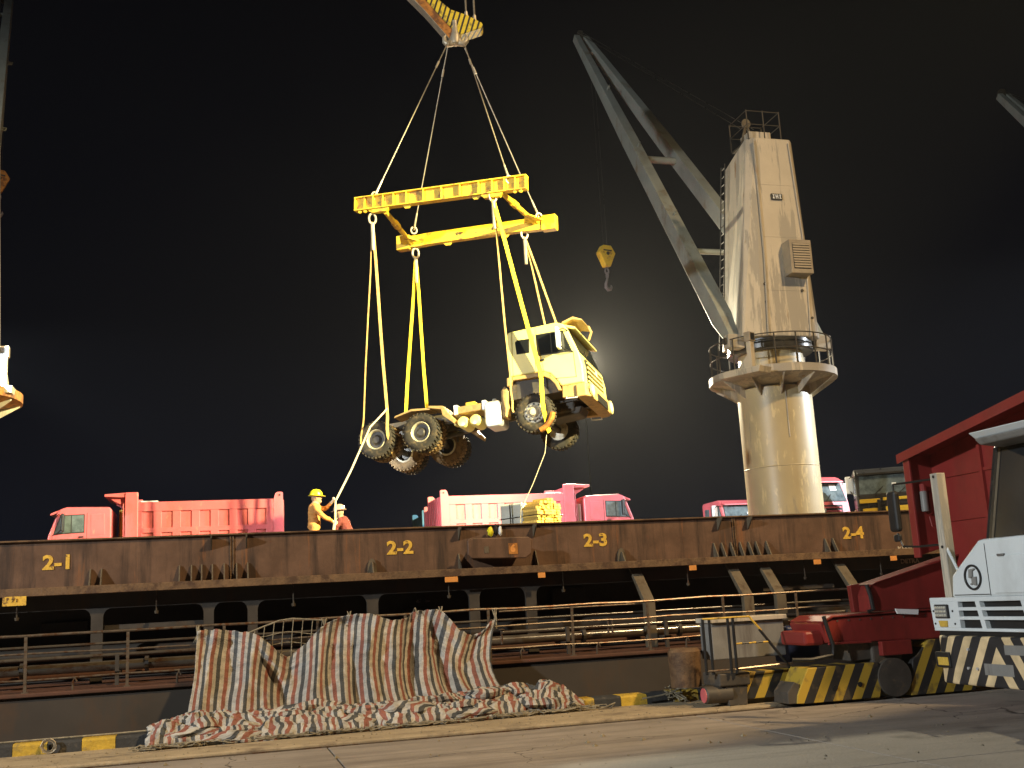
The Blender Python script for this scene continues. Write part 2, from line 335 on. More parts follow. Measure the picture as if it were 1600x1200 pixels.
# concrete apron laid in slabs, and the raised strip by the kerb
pav = struct(MB().box((-60, -80, -.05), (60, 14.12, -.022)).build('pavement', 'joint'))
SW = 4.9
for i in range(-3, 6):
    for j in range(-3, 3):
        x0 = 1.35 + (i - 1) * SW; y1 = 14.10 - (2 - j) * SW
        ww = SW - .016
        slab = MB().box((x0, y1 - ww, -.03), (x0 + ww, y1, 0)).build('slab', 'concrete', pav, bevel=.006, seg=1)
struct(MB().box((-60, 14.34, -.05), (60, 16.2, .028)).build('quay_strip', 'concrete_strip', bevel=.02))
gr = struct(MB().box((-60, 14.12, -.12), (60, 14.34, -.05)).build('rail_groove', 'joint'))
MB().box((-60, 14.20, -.051), (60, 14.26, .002)).build('crane_rail', 'rail_steel', gr)
# mooring kerb in painted blocks
kb = struct(MB().box((-8, 15.76, 0), (22, 16.12, .02)).build('kerb', 'kerb_black'))
kl = .415
for i in range(-11, 30):
    x = .0 + i * kl
    h = .178 + random.uniform(-.004, .004)
    MB().prism([(15.74, .026), (15.745, h - .03), (15.775, h), (16.10, h), (16.12, .026)], x + .003, x + kl - .003, 'x').build('kerb_block', 'kerb_yellow' if i % 2 == 0 else 'kerb_black', kb)

# ------------------------------------------------------------------ the ship alongside
ship = thing('cargo_ship', 'dark rust-streaked cargo ship hull with hatch coaming, lying alongside the quay', 'ship', (0, 0, 0))
MB().box((-40, 18.06, -4), (60, 18.5, .62)).build('hull_side', 'hull', ship)
MB().box((-40, 18.0, .615), (60, 18.42, .675)).build('gunwale', 'deck_red', ship, bevel=.015)
MB().box((-40, 18.42, .4), (60, 60, .66)).build('main_deck', 'deck_red', ship)
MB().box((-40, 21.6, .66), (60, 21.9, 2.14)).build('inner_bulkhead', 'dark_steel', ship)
MB().box((-40, 21.9, 2.3), (60, 60, 2.55)).build('hatch_cover', 'hatch_deck', ship)
cm = MB().box((-40, 20.0, 2.14), (60, 20.05, 3.04)).build('coaming_plate', 'coaming', ship)
MB().box((-40, 19.94, 3.04), (60, 20.16, 3.07)).build('top_bar', 'lip', cm, bevel=.008)
lp = MB().prism([(19.64, 2.13), (20.0, 2.13), (20.0, 2.17), (19.71, 2.17), (19.70, 2.265), (19.655, 2.265)], -40, 60, 'x').build('coaming_ledge', 'lip', ship, bevel=.008)
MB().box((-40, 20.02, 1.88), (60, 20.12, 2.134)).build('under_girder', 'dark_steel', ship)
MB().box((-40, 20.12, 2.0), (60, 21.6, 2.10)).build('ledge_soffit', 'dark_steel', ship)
# triangular fins on the ledge
fin = MB().prism([(20.0, 2.17), (19.74, 2.17), (19.965, 2.55), (20.0, 2.55)], -.011, .011, 'x').mesh('fin', 'stay_steel')
for x in (-2.03, -1.85, -.58, -.38, -.21, -.03, .17, .38, .57, 9.55, 9.72, 9.92, 10.12, 10.31, 10.47, 10.70, 12.03, 12.21, 4.38, 5.86):
    place('fin', fin, cm, (x, 0, 0))
topb = MB().prism([(20.0, 3.04), (19.78, 3.035), (19.80, 2.99), (19.99, 2.80), (20.0, 2.80)], -.012, .012, 'x').mesh('top_bracket', 'stay_steel')
for x in (-.05, .55, 4.40, 5.85, 9.68, 10.34): place('top_bracket', topb, cm, (x, 0, 0))
# rounded lugs standing on the ledge
lug = MB().prism([(-.09, 2.17), (.09, 2.17), (.075, 2.42), (.045, 2.50), (0, 2.53), (-.045, 2.50), (-.075, 2.42)], 19.93, 19.97, 'y')
lug.hull8([(-.012, 19.70, 2.17), (.012, 19.70, 2.17), (.012, 19.93, 2.17), (-.012, 19.93, 2.17)], [(-.012, 19.88, 2.45), (.012, 19.88, 2.45), (.012, 19.93, 2.47), (-.012, 19.93, 2.47)])
lg = lug.mesh('lug', 'stay_steel')
for x in (2.76, 7.58): place('lug', lg, cm, (x, 0, 0))
# vertical welded joint strips between the coaming sections, crusted with rust
for x in (.30, 10.02):
    s = MB().box((x - .035, 19.975, 2.17), (x - .008, 20.0, 3.04)); s.box((x + .012, 19.98, 2.17), (x + .04, 20.0, 3.04))
    s.build('section_joint', 'rusty_orange' if False else 'lip', cm, bevel=.006)
# hatch cleat box in the middle
cb = MB().prism([(4.50, 2.80), (4.45, 2.75), (4.45, 2.50), (4.52, 2.43), (5.55, 2.40), (5.66, 2.48), (5.68, 2.74), (5.62, 2.79)], 19.52, 19.60, 'y').build('cleat_box', 'coaming', ship, bevel=.02)
MB().box((4.62, 19.60, 2.44), (5.50, 20.0, 2.70)).build('box_bracket', 'dark_steel', cb)
lettering('6', .17, 'sign_orange', cb, (5.30, 19.515, 2.58), bold=.012)
MB().box((5.22, 19.512, 2.48), (5.39, 19.519, 2.68)).build('number_plate', 'rusty_orange', cb)
MB().box((4.76, 19.513, 2.52), (4.85, 19.519, 2.64)).build('faded_plate', 'stay_steel', cb)
# painted bay numbers
for s, x, z in (('2-1', -2.55, 2.675), ('2-2', 3.29, 2.695), ('2-3', 7.09, 2.69), ('2-4', 12.71, 2.63)):
    l = lettering(s, .33, 'mark_yellow', cm, (x, 19.994, z), bold=.011, sx=1.12)
lettering('KEEP', .14, 'mark_white', cm, (13.88, 19.994, 2.265), bold=.003, sx=1.1)
lettering('DETRA', .13, 'mark_white', ship, (13.98, 20.014, 2.01), bold=.003, sx=1.1)
# stays and pillars carrying the coaming
def stay(x, wd, lit):
    s = MB()
    hw = wd / 2
    s.hull8([(x - hw, 19.93, 2.13), (x + hw, 19.93, 2.13), (x + hw, 20.02, 2.13), (x - hw, 20.02, 2.13)][::-1], [(x - hw, 19.30, 1.50), (x + hw, 19.30, 1.50), (x + hw, 19.42, 1.46), (x - hw, 19.42, 1.46)][::-1])
    s.box((x - hw, 19.30, .66), (x + hw, 19.42, 1.498))
    return s.build('stay', lit, ship, bevel=.01)
for x in (7.83, 9.86, 10.55, 12.22, 14.6): stay(x, .21, 'stay_steel')
def pillar(x, wd):
    hw = wd / 2; g = .13
    poly = [(x - hw, .66), (x + hw, .66), (x + hw, 1.72)] + [(x + hw + g * (1 - math.cos(a)), 1.72 + .16 * math.sin(a)) for a in np.linspace(0.2, math.pi / 2, 5)] + \
           [(x - hw - g * (1 - math.cos(a)), 1.72 + .16 * math.sin(a)) for a in np.linspace(math.pi / 2, .2, 5)] + [(x - hw, 1.72)]
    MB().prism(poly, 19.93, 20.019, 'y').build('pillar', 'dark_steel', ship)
for x, wd in ((-1.905, .19), (-.09, .17), (.65, .17), (2.75, .2), (4.63, .19), (5.72, .2), (-4.6, .2)): pillar(x, wd)
for x0, x1, z in ((-1.8, -.18, 1.56), (10.6, 12.2, 1.60)):
    MB().box((x0, 20.1, z - .04), (x1, 20.16, z + .04)).build('cross_tie', 'dark_steel', ship)
for x in (-3.15, -.95, 1.35, 4.15, 6.35, 8.9, 11.45, 13.2):
    s = MB().tube((x, 19.9, 2.13), (x, 19.9, 1.78), .014, n=6); s.tube((x, 19.9, 1.80), (x, 19.9, 1.75), .04, .03, 8)
    s.build('drain_pipe', 'pipe_paint', ship)
# deck pipes behind the rail
for (y, z, r, x0, x1, m) in ((19.1, 1.10, .035, 4.9, 40, 'pipe_paint'), (19.45, .95, .085, -20, 40, 'pipe_paint'), (19.75, .82, .06, -20, 40, 'deck_red'),
                             (19.6, 1.46, .016, 5.0, 8.0, 'rail_steel'), (19.6, 1.31, .022, -20, 40, 'pipe_paint'), (19.2, 1.13, .028, -20, -.2, 'pipe_paint'), (20.6, 1.15, .11, -20, 40, 'dark_steel'), (20.9, .95, .13, -20, 40, 'dark_steel')):
    MB().tube((x0, y, z), (x1, y, z), r, n=14).build('deck_pipe', m, ship, smooth=True)
for x in np.arange(-3.4, 15, 1.9):
    s = MB().box((x - .03, 19.0, .66), (x + .03, 19.06, 1.14)); s.box((x - .03, 19.0, .82), (x + .03, 19.8, .87)); s.tube((x + .4, 19.45, .95), (x + .46, 19.45, .95), .125, n=14)
    s.build('pipe_support', 'dark_steel', ship)
for x, z in ((4.9, 1.02), (6.9, 1.1), (6.98, 1.08), (11.9, .95)):
    s = MB().tube((x, 19.1, z - .12), (x, 19.1, z + .12), .02, n=8); s.lathe([(.05, 0), (.06, .012), (.05, .024)], 12, Matrix.Translation((x, 19.1, z + .12))); s.build('valve', 'rail_steel', ship)
# bulwark lockers and fittings inside the dark side passage
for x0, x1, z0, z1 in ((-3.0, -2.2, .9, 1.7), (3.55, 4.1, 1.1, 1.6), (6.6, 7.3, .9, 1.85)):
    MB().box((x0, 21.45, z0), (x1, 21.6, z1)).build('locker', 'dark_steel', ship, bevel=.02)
lmp = MB().box((3.80, 21.40, 1.70), (3.90, 21.46, 1.76)); lmp.box((3.98, 21.40, 1.70), (4.08, 21.46, 1.76)); lmp.build('bulkhead_lamp', 'pipe_paint', ship)
# guard rail
POST = [-1.28 + 1.43 * k for k in range(-4, 20)]
gr_ = thing('guard_rail', 'rusty steel pipe guard rail along the edge of the ship deck', 'railing', (0, 18.09, 0))
pm = MB().box((-.022, -.012, .675), (.022, .012, 1.515)); pm.box((-.05, -.03, .672), (.05, .03, .69)); pmesh = pm.mesh('post', 'rail_steel')
for i, x in enumerate(POST):
    p_ = place('post', pmesh, gr_, (x, 0, 0)); p_.rotation_euler = (0, R(random.uniform(-1.2, 1.2)), 0)
for z, r in ((1.52, .021), (1.235, .016), (.865, .016)):
    pts = [(x, random.uniform(-.006, .006), z + random.uniform(-.012, .012)) for x in np.arange(POST[0], POST[-1], .7)]
    MB().path(pts, r, 8).build('rail', 'rail_steel', gr_, smooth=True)
for x in (4.95, 6.3, 7.95, -.55, -2.05):
    MB().path([(x, -.02, .68), (x, -.03, .80), (x + .03, -.03, .86), (x + .06, -.03, .80)], .016, 6).build('stanchion_hook', 'rail_steel', gr_)
# small plates hung below the ledge
t = tag(MB().box((-3.33, 19.61, 1.99), (-2.97, 19.625, 2.14)).build('sign_plate', 'mark_yellow'), 'small yellow plate hanging below the coaming ledge under the 2-1 mark', 'sign', None)
lettering('7 1', .075, 'lip', t, (-3.14, 19.605, 2.075), bold=.002)
for nme, x0, x1, lab in (('orange_tag', 4.03, 4.27, 'small orange tag under the ledge beside the cleat box'), ('orange_tag', 5.79, 5.93, 'small rusty orange tag under the ledge right of the cleat box'),
                     ('orange_tag', 8.83, 8.98, 'small orange tag under the ledge between the 2-3 mark and the ribs'), ('orange_tag', 11.52, 11.68, 'small orange tag under the ledge below the crane column'), ('orange_tag', 13.27, 13.42, 'small orange tag under the ledge below the 2-4 mark')):
    tag(MB().box((x0, 19.63, 2.03), (x1, 19.645, 2.125)).build(nme, 'sign_orange', bevel=.004), lab, 'tag', 'orange tags under the ledge')
# gloves and rag left on the coaming
def lump(name, m, c, s3, label, cat):
    me = MB().ball((0, 0, 0), 1, 14, 9).mesh(name, m, True)
    for v in me.vertices:
        v.co = Vector(v.co) * (1 + .45 * noise.noise(v.co * 2.3 + Vector(c))); v.co = Vector((v.co.x * s3[0], v.co.y * s3[1], v.co.z * s3[2]))
    return tag(place(name, me, None, c), label, cat)
lump('work_glove', 'helmet_yellow', (4.98, 19.87, 2.93), (.055, .04, .085), 'yellow work glove hung over the coaming edge above the cleat box', 'glove')
lump('rag', 'paper', (5.17, 19.87, 2.94), (.035, .035, .085), 'white rag draped over the coaming edge beside the yellow glove', 'rag')
lump('cloth_strip', 'black', (5.09, 19.89, 2.96), (.045, .04, .10), 'black cloth strip between yellow glove and white rag', 'cloth')

# ================================================================== DECK CRANES
def crane(cx, yaw, lab, dz=0, full=True, plat='crane_cream'):
    cr = thing('deck_crane', lab, 'crane', (cx, 31, 2.55 + dz), group='ship deck cranes')
    J = rotz(yaw)
    # pedestal
    col = MB().lathe([(1.19, 0), (1.17, .4), (1.17, 5.25)], 48).build('pedestal', 'crane_column', cr, smooth=True)
    MB().lathe([(1.175, 2.72), (1.182, 2.735), (1.175, 2.75)], 48).build('weld_seam', 'crane_column', col, smooth=True)
    MB().tube((-.25, -1.165, 3.6), (-.25, -1.165, 5.2), .02, n=6).build('cable_conduit', 'crane_cream', col)
    # round platform with brackets below
    pl = MB().lathe([(1.1, 5.30), (1.95, 5.50), (2.02, 5.52), (2.02, 5.76), (1.95, 5.78), (1.0, 5.78)], 56).build('platform', plat, cr, smooth=True)
    br = MB().hull8([(1.15, -.02, 4.95), (1.95, -.02, 5.46), (1.95, -.02, 5.52), (1.15, -.02, 5.34)], [(1.15, .02, 4.95), (1.95, .02, 5.46), (1.95, .02, 5.52), (1.15, .02, 5.34)]).mesh('bracket', 'crane_cream')
    for i in range(12):
        b = place('bracket', br, pl); b.rotation_euler = (0, 0, i * math.pi / 6 + .2)
    # rail on the platform
    n = 18
    arc = (0, 2 * math.pi) if full else (R(75), R(318))
    for i in range(n):
        a = 2 * math.pi * i / n + .1
        if not arc[0] <= a % (2 * math.pi) <= arc[1]: continue
        MB().box((-.018, -.018, 0), (.018, .018, .98)).build('rail_post', 'dark_steel', pl, loc=(1.93 * math.cos(a), 1.93 * math.sin(a), 5.78))
    for z in (6.28, 6.76):
        MB().path([(1.93 * math.cos(a), 1.93 * math.sin(a), z) for a in np.linspace(*arc, 49)[:-1]], .019, 6, full).build('rail_ring', 'dark_steel', pl)
    MB().lathe([(1.03, 5.78), (1.03, 6.45)], 40).build('upper_pedestal', 'crane_column', cr, smooth=True)
    sr = MB().lathe([(1.05, 6.42), (1.32, 6.42), (1.36, 6.46), (1.36, 6.60), (1.30, 6.63), (1.34, 6.66), (1.34, 6.76), (1.0, 6.78)], 48).build('slewing_ring', 'black_grease', cr, smooth=True)
    # tapering house
    base = [(-1.48, -1.0), (-.91, -1.2), (1.04, -1.2), (1.32, -.9), (1.32, 1.2), (-1.08, 1.2)]
    top = [(-.59, -.8), (-.35, -1.0), (.95, -1.0), (1.12, -.8), (1.12, 1.0), (-.45, 1.0)]
    zt = [13.56, 13.55, 13.55, 13.56, 13.2, 13.2]
    vs = [J @ Vector((x, y, 6.78)) for x, y in base] + [J @ Vector((x, y, z)) for (x, y), z in zip(top, zt)]
    h = MB().add(vs, [(5, 4, 3, 2, 1, 0), (6, 7, 8, 9, 10, 11)] + [(i, (i + 1) % 6, 6 + (i + 1) % 6, 6 + i) for i in range(6)]).build('house', 'crane_cream', cr, bevel=.05, seg=3)
    # intake box with slats
    V = J @ Matrix.Translation((0.06, -1.17, 0))
    vb = MB().box((.10, -.42, 8.75), (.88, .12, 9.86), V).build('intake_box', 'vent_steel', cr, bevel=.015)
    MB().box((.20, -.43, 8.90), (.80, -.415, 9.74), V).build('intake_recess', 'black', vb)
    for i in range(10):
        MB().hull8([(.20, -.435, 8.93 + i * .083), (.80, -.435, 8.93 + i * .083), (.80, -.42, 8.99 + i * .083), (.20, -.42, 8.99 + i * .083)], [(.20, -.46, 8.92 + i * .083), (.80, -.46, 8.92 + i * .083), (.80, -.445, 8.98 + i * .083), (.20, -.445, 8.98 + i * .083)], V).build('slat', 'vent_steel', vb)
    # maker's plate
    mp = MB().box((-.06, -.02, 11.37), (.34, .012, 11.57), J @ Matrix.Translation((.05, -1.09, 0))).build('name_plate', 'black', cr)
    if full:
        NP = J @ Matrix.Translation((.05, -1.115, 11.47))
        for cx_, parts in ((.02, 'I'), (.14, 'H'), (.26, 'I')):
            lt = MB()
            if parts == 'I':
                lt.box((cx_ - .014, -.008, -.065), (cx_ + .014, 0, .065), NP); lt.box((cx_ - .035, -.009, .045), (cx_ + .035, -.001, .068), NP); lt.box((cx_ - .035, -.009, -.068), (cx_ + .035, -.001, -.045), NP)
            else:
                for q_ in (-.032, .032): lt.box((cx_ + q_ - .013, -.008, -.068), (cx_ + q_ + .013, 0, .068), NP)
                lt.box((cx_ - .03, -.009, -.012), (cx_ + .03, -.001, .012), NP)
            lt.build('lettering', 'paper', mp)
    for (x, y, z) in ((-.62, -1.2, 7.9), (-.6, -1.2, 8.5), (.7, -1.2, 8.3), (.95, -1.2, 7.4)):
        MB().tube(J @ Vector((x, y, z)), J @ Vector((x, y + .1, z)), .045, n=8).build('fitting', 'dark_steel', h)
    for zz in (8.3, 10.1, 11.9):                      # plate seams on the back of the house
        f_ = (zz - 6.78) / (13.55 - 6.78); xa = -.91 + .56 * f_; xb = 1.04 - .09 * f_; yy = -1.2 + .2 * f_
        MB().box((xa, yy - .006, zz - .012), (xb, yy + .01, zz + .012), J).build('plate_seam', 'crane_cream', h)
    ld_ = MB().path([J @ Vector((-1.36, .5, 6.8)), J @ Vector((-.72, .45, 13.2))], .02, 6); ld_.path([J @ Vector((-1.32, .9, 6.8)), J @ Vector((-.68, .8, 13.2))], .02, 6); ld_ = ld_.build('house_ladder', 'dark_steel', cr)
    for k_ in range(22):
        f_ = (k_ + .5) / 22; MB().tube(J @ Vector((-1.36 + .64 * f_, .5 - .05 * f_, 6.8 + 6.4 * f_)), J @ Vector((-1.32 + .64 * f_, .9 - .1 * f_, 6.8 + 6.4 * f_)), .014, n=5).build('rung', 'dark_steel', ld_)
    for xx, rr in ((-.70, .03), (.80, .022)):
        MB().path([J @ Vector((xx, -1.24, 6.8)), J @ Vector((xx + .18, -1.16, 9.4)), J @ Vector((xx + (.28 if xx < 0 else .05), -1.05, 13.4))], rr, 8).build('cable_pipe', 'crane_cream', cr, smooth=True)
    # machinery on top
    tm = MB().box((-.35, -.7, 13.50), (.45, -.1, 13.9), J).build('winch_box', 'crane_cream', cr, bevel=.02)
    MB().hull8([(-.5, -.9, 13.5), (.7, -.9, 13.5), (.7, .3, 13.5), (-.5, .3, 13.5)], [(-.5, -.9, 13.56), (.7, -.9, 13.56), (.7, .3, 13.56), (-.5, .3, 13.56)], J).build('top_grating', 'dark_steel', cr)
    for x in (-.5, .1, .7):
        for y in (-.9, .3):
            MB().box((x - .015, y - .015, 13.56), (x + .015, y + .015, 14.55), J).build('top_post', 'dark_steel', tm)
    for z in (14.05, 14.52):
        MB().path([J @ Vector(p) for p in ((-.5, -.9, z), (.7, -.9, z), (.7, .3, z), (-.5, .3, z))], .016, 6, True).build('top_rail', 'dark_steel', tm)
    s = MB().tube(J @ Vector((-.45, -.3, 13.5)), J @ Vector((-.2, -.3, 14.35)), .05); s.tube(J @ Vector((.05, -.3, 13.5)), J @ Vector((-.2, -.3, 14.35)), .05); s.lathe([(.16, -.03), (.16, .03)], 16, J @ Matrix.Translation((-.2, -.3, 14.35)) @ Matrix.Rotation(R(90), 4, 'X'))
    s.build('sheave_frame', 'stay_steel', tm)
    # floodlight tray hung off the platform and its lamp post
    T = Matrix.Translation((-1.65, -1.75, 0)) @ rotz(R(28)) if full else Matrix.Translation((1.62, -.55, .18))
    tr = MB().hull8([(-.30, -.45, 5.42), (.30, -.45, 5.42), (.30, 1.0, 5.42), (-.30, 1.0, 5.42)], [(-.32, -.5, 5.60), (.32, -.5, 5.60), (.32, 1.0, 5.60), (-.32, 1.0, 5.60)], T).build('lamp_tray', 'crane_cream', cr, bevel=.012)
    lp_ = MB().box((-.10, -.10, 5.6), (.10, .06, 6.45), T); lp_.hull8([(-.1, .06, 5.6), (.1, .06, 5.6), (.1, .5, 5.6), (-.1, .5, 5.6)], [(-.1, .06, 6.0), (.1, .06, 6.0), (.1, .1, 6.0), (-.1, .1, 6.0)], T)
    lp_ = lp_.build('lamp_post', 'crane_cream', cr, bevel=.01)
    fx = MB().box((-.14, -.13, 6.45), (.14, .09, 6.74), T); fx.build('lamp_housing', 'vent_steel', lp_, bevel=.015)
    MB().box((-.10, -.14, 6.49), (.10, -.128, 6.70), T).build('lamp_cover', 'black', lp_)
    # jib: two box legs that meet at the head
    tip = Vector((-.35, 14.0, 25.25))
    def leg(bx, tx):
        b = J @ Vector((bx, -.55, 6.75)); t_ = J @ (tip + Vector((tx, 0, 0))); d = (t_ - b).normalized(); sx_ = (J @ Vector((1, 0, 0))); sx_ = (sx_ - d * sx_.dot(d)).normalized(); sz = d.cross(sx_)
        q = []
        L_ = (t_ - b).length
        prof = [(0, .16, .16), (1.2, .24, .30), (L_ * .55, .21, .30), (L_ * .57, .21, .30), (L_, .14, .17)]
        vs = []; fs = []
        for l, hw, hh in prof:
            c = b + d * l
            vs += [c - sx_ * hw - sz * hh, c + sx_ * hw - sz * hh, c + sx_ * hw + sz * hh, c - sx_ * hw + sz * hh]
        for i in range(len(prof) - 1):
            fs += [(i * 4 + k, i * 4 + (k + 1) % 4, i * 4 + 4 + (k + 1) % 4, i * 4 + 4 + k) for k in range(4)]
        fs += [(3, 2, 1, 0), tuple((len(prof) - 1) * 4 + k for k in range(4))]
        m_ = MB().add(vs, fs); return m_.build('jib_leg', 'jib_grey', cr, bevel=.02), b, t_, sz
    lw = 1.55 if full else .75
    l1, b1, t1, sz = leg(-lw, -.22); l2, b2, t2, _ = leg(lw, .22)
    for f_, r_ in ((.22, .10), (.50, .14), (.93, .08)):
        MB().tube(b1.lerp(t1, f_), b2.lerp(t2, f_), r_, n=10).build('cross_tie', 'jib_grey', cr, smooth=True)
    for f_ in (.30, .52, .74):
        p_ = b1.lerp(t1, f_) - sz * .32
        MB().path([p_ + sz * .06, p_ - sz * .12, p_ - sz * .12 + Vector((.1, .1, .1)), p_ + sz * .06 + Vector((.14, .14, .14))], .03, 6).build('lug', 'jib_grey', l1)
        p_ = b2.lerp(t2, f_) + Vector((.2, 0, 0))
        MB().path([p_, p_ + Vector((.14, 0, 0)), p_ + Vector((.14, .1, .12)), p_ + Vector((0, .1, .12))], .03, 6).build('lug', 'jib_grey', l2)
    for b_ in (b1, b2):
        MB().box(b_ - Vector((.28, .2, .25)), b_ + Vector((.28, .2, .2))).build('jib_heel', 'crane_cream', cr, bevel=.03)
        MB().tube(b_ - Vector((.34, 0, 0)), b_ + Vector((.34, 0, 0)), .12, n=14).build('heel_pin', 'dark_steel', cr, smooth=True)
    hd = MB().lathe([(.3, -.08), (.3, .08)], 18, Matrix.Translation(J @ (tip + Vector((0, .1, .15)))) @ J @ Matrix.Rotation(R(90), 4, 'Y')).build('head_sheave', 'dark_steel', cr)
    # luffing wires from the house top to the jib head
    for xx in (-.25, .25):
        MB().tube(J @ Vector((xx, .0, 14.3)), J @ (tip + Vector((xx * .6, 0, .3))), .014, n=5).build('luffing_wire', 'black_grease', cr)
    return cr, J @ (tip + Vector((0, .3, 0))) + Vector((cx, 31, 2.55 + dz))
c1, tip1 = crane(17.4, R(.6), 'tall cream deck crane on a round pedestal with its grey jib raised', 0)
c2, tip2 = crane(-6.98, R(4.6), 'deck crane at the picture edge, its platform and jib just in view on the left', -.55, False, 'rusty_orange')
c3, tip3 = crane(39.6, R(-5.5), 'distant deck crane of which only the dark jib head shows at upper right', -1.2, False)

def hook_block(name, label, loc, topz, body, s=1.0, yaw=.5):
    t = thing(name, label, 'crane hook', loc, (0, 0, yaw))
    poly = [(-.12, -.95), (.12, -.95), (.42, -.32), (.20, .02), (-.20, .02), (-.42, -.32)]
    poly = [(x * s, z * s) for x, z in poly]
    b = MB().prism(poly, -.17 * s, .17 * s, 'y').build('cheek', body, t, bevel=.03)
    MB().box((-.22 * s, -.175 * s, -.25 * s), (.22 * s, .175 * s, -.19 * s)).build('rope_slot', 'black', b)
    MB().lathe([(.08 * s, -.2 * s), (.08 * s, .2 * s)], 14, Matrix.Translation((0, 0, -.36 * s)) @ Matrix.Rotation(R(90), 4, 'X')).build('sheave_pin', 'dark_steel', b)
    MB().path([(.09 * s * math.cos(a), 0, -1.13 * s + .14 * s * math.sin(a)) for a in np.linspace(0, 2 * math.pi, 17)[:-1]], .04 * s, 8, True).build('link', 'hook_grey', t, smooth=True)
    MB().path([(.0, .07 * s * math.cos(a), -1.33 * s + .12 * s * math.sin(a)) for a in np.linspace(0, 2 * math.pi, 17)[:-1]], .035 * s, 8, True).build('link', 'hook_grey', t, smooth=True)
    pts = [(0, 0, -1.42), (-.03, 0, -1.55), (-.10, 0, -1.72), (-.10, 0, -1.88), (0, 0, -1.98), (.12, 0, -1.95), (.19, 0, -1.84), (.17, 0, -1.76)]
    MB().path([(x * s, 0, z * s) for x, y, z in pts], [.045 * s, .055 * s, .07 * s, .085 * s, .085 * s, .075 * s, .05 * s, .02 * s], 10).build('hook', 'hook_grey', t, smooth=True)
    for x in (-.1, .1):
        MB().tube((x * s, 0, 0), (x * s, 0, topz - loc[2]), .012, n=5).build('hoist_wire', 'black_grease', t)
    return t
hook_block('crane_hook', 'small yellow hook block hanging from the raised crane jib', (17.5, 45.3, 17.5), tip1.z - .1, 'yellow_beam', 1.05, .25)
hook_block('crane_hook', 'rusty orange hook block hanging at the left picture edge', (-8.28, 44.6, 19.5), 26.5, 'rusty_orange', .95, .3)

# ================================================================== TRUCKS
WC = {}
def wheel(parent, loc, side, Rr=.52, W=.30, deep=False, muddy=False):
    """tyre > rim, hub; side -1 means the outer face looks to -y"""
    k = ('w', Rr, W, deep, muddy)
    if k not in WC:
        rx = Matrix.Rotation(R(90), 4, 'X')         # local z -> -y : outer face at +z
        ri = Rr * .545
        prof = [(ri, -W / 2 + .03), (Rr * .62, -W / 2), (Rr * .86, -W / 2 - .012), (Rr * .96, -W / 2 + .02), (Rr * .985, -W / 2 + .06), (Rr * .985, W / 2 - .06), (Rr * .96, W / 2 - .02), (Rr * .86, W / 2 + .012), (Rr * .62, W / 2), (ri, W / 2 - .03)]
        t = MB().lathe(prof, 40, rx, closed=True)
        for i in range(30):                          # tread lugs, two staggered rows
            for sgn in (-1, 1):
                a = 2 * math.pi * (i + (.5 if sgn > 0 else 0)) / 30
                m = Matrix.Rotation(a, 4, 'Y') @ Matrix.Translation((Rr * .985, 0, 0)) @ Matrix.Rotation(R(16 * sgn), 4, 'X')
                t.box((-.01, sgn * .012 if sgn > 0 else -W / 2 + .012, -.032), (.030, W / 2 - .012 if sgn > 0 else -.012, .032), m)
        tm = t.mesh('tyre', 'rubber_muddy' if muddy else 'rubber', True)
        d = -.16 if deep else -.02
        rp_ = [(ri + .006, W / 2 - .02), (ri - .012, W / 2 - .012), (ri - .03, W / 2 - .05), (ri - .045, W / 2 + d * .8), (ri * .72, W / 2 + d - .01), (ri * .42, W / 2 + d + .01), (.11, W / 2 + d + .02)]
        if not deep: rp_ = [(ri + .006, W / 2 - .02), (ri - .012, W / 2 - .012), (ri - .03, W / 2 - .06), (ri - .05, W / 2 - .065), (ri * .76, W / 2 + .01), (ri * .5, W / 2 + .03), (.12, W / 2 + .03)]
        if deep: r_ = MB().lathe([(ri + .006, W / 2 - .02), (ri - .012, W / 2 - .008), (ri - .035, W / 2 - .03), (ri - .05, W / 2 - .12), (ri - .045, -W / 2), (ri, -W / 2 + .02)], 36, rx, closed=True)
        else: r_ = MB().lathe(rp_ + [(.1, -W / 2), (ri, -W / 2 + .02)], 36, rx)
        rm = r_.mesh('rim', 'rim', True)
        hb = MB()
        if deep: hb.lathe([(ri - .045, W / 2 - .10), (ri * .72, W / 2 + d - .01), (ri * .42, W / 2 + d + .01), (.11, W / 2 + d + .02)], 30, rx)
        hb.lathe([(.155, W / 2 + d - .02), (.15, W / 2 + d + .07), (.10, W / 2 + d + .10), (.09, W / 2 + d + .11)], 20, rx)
        for i in range(10):
            a = 2 * math.pi * i / 10
            hb.tube((.19 * math.cos(a), -(W / 2 + (d if deep else .02)), .19 * math.sin(a)), (.19 * math.cos(a), -(W / 2 + (d if deep else .02) + .04), .19 * math.sin(a)), .016, n=6)
        hm = hb.mesh('hub', 'hub' if deep else 'rim', True)
        hl = MB()
        if not deep:
            for i in range(10):
                a = 2 * math.pi * (i + .5) / 10
                hl.tube((.235 * math.cos(a), -(W / 2 - .02), .235 * math.sin(a)), (.235 * math.cos(a), -(W / 2 + .018), .235 * math.sin(a)), .024, n=10)
        WC[k] = (tm, rm, hm, hl.mesh('hand_hole', 'black') if hl.v else None)
    tm, rm, hm, hl = WC[k]
    w_ = place('wheel', tm, parent, loc)
    if side > 0: w_.rotation_euler = (0, 0, math.pi)
    place('rim', rm, w_); place('hub', hm, w_)
    if hl: place('hand_hole', hl, w_)
    return w_

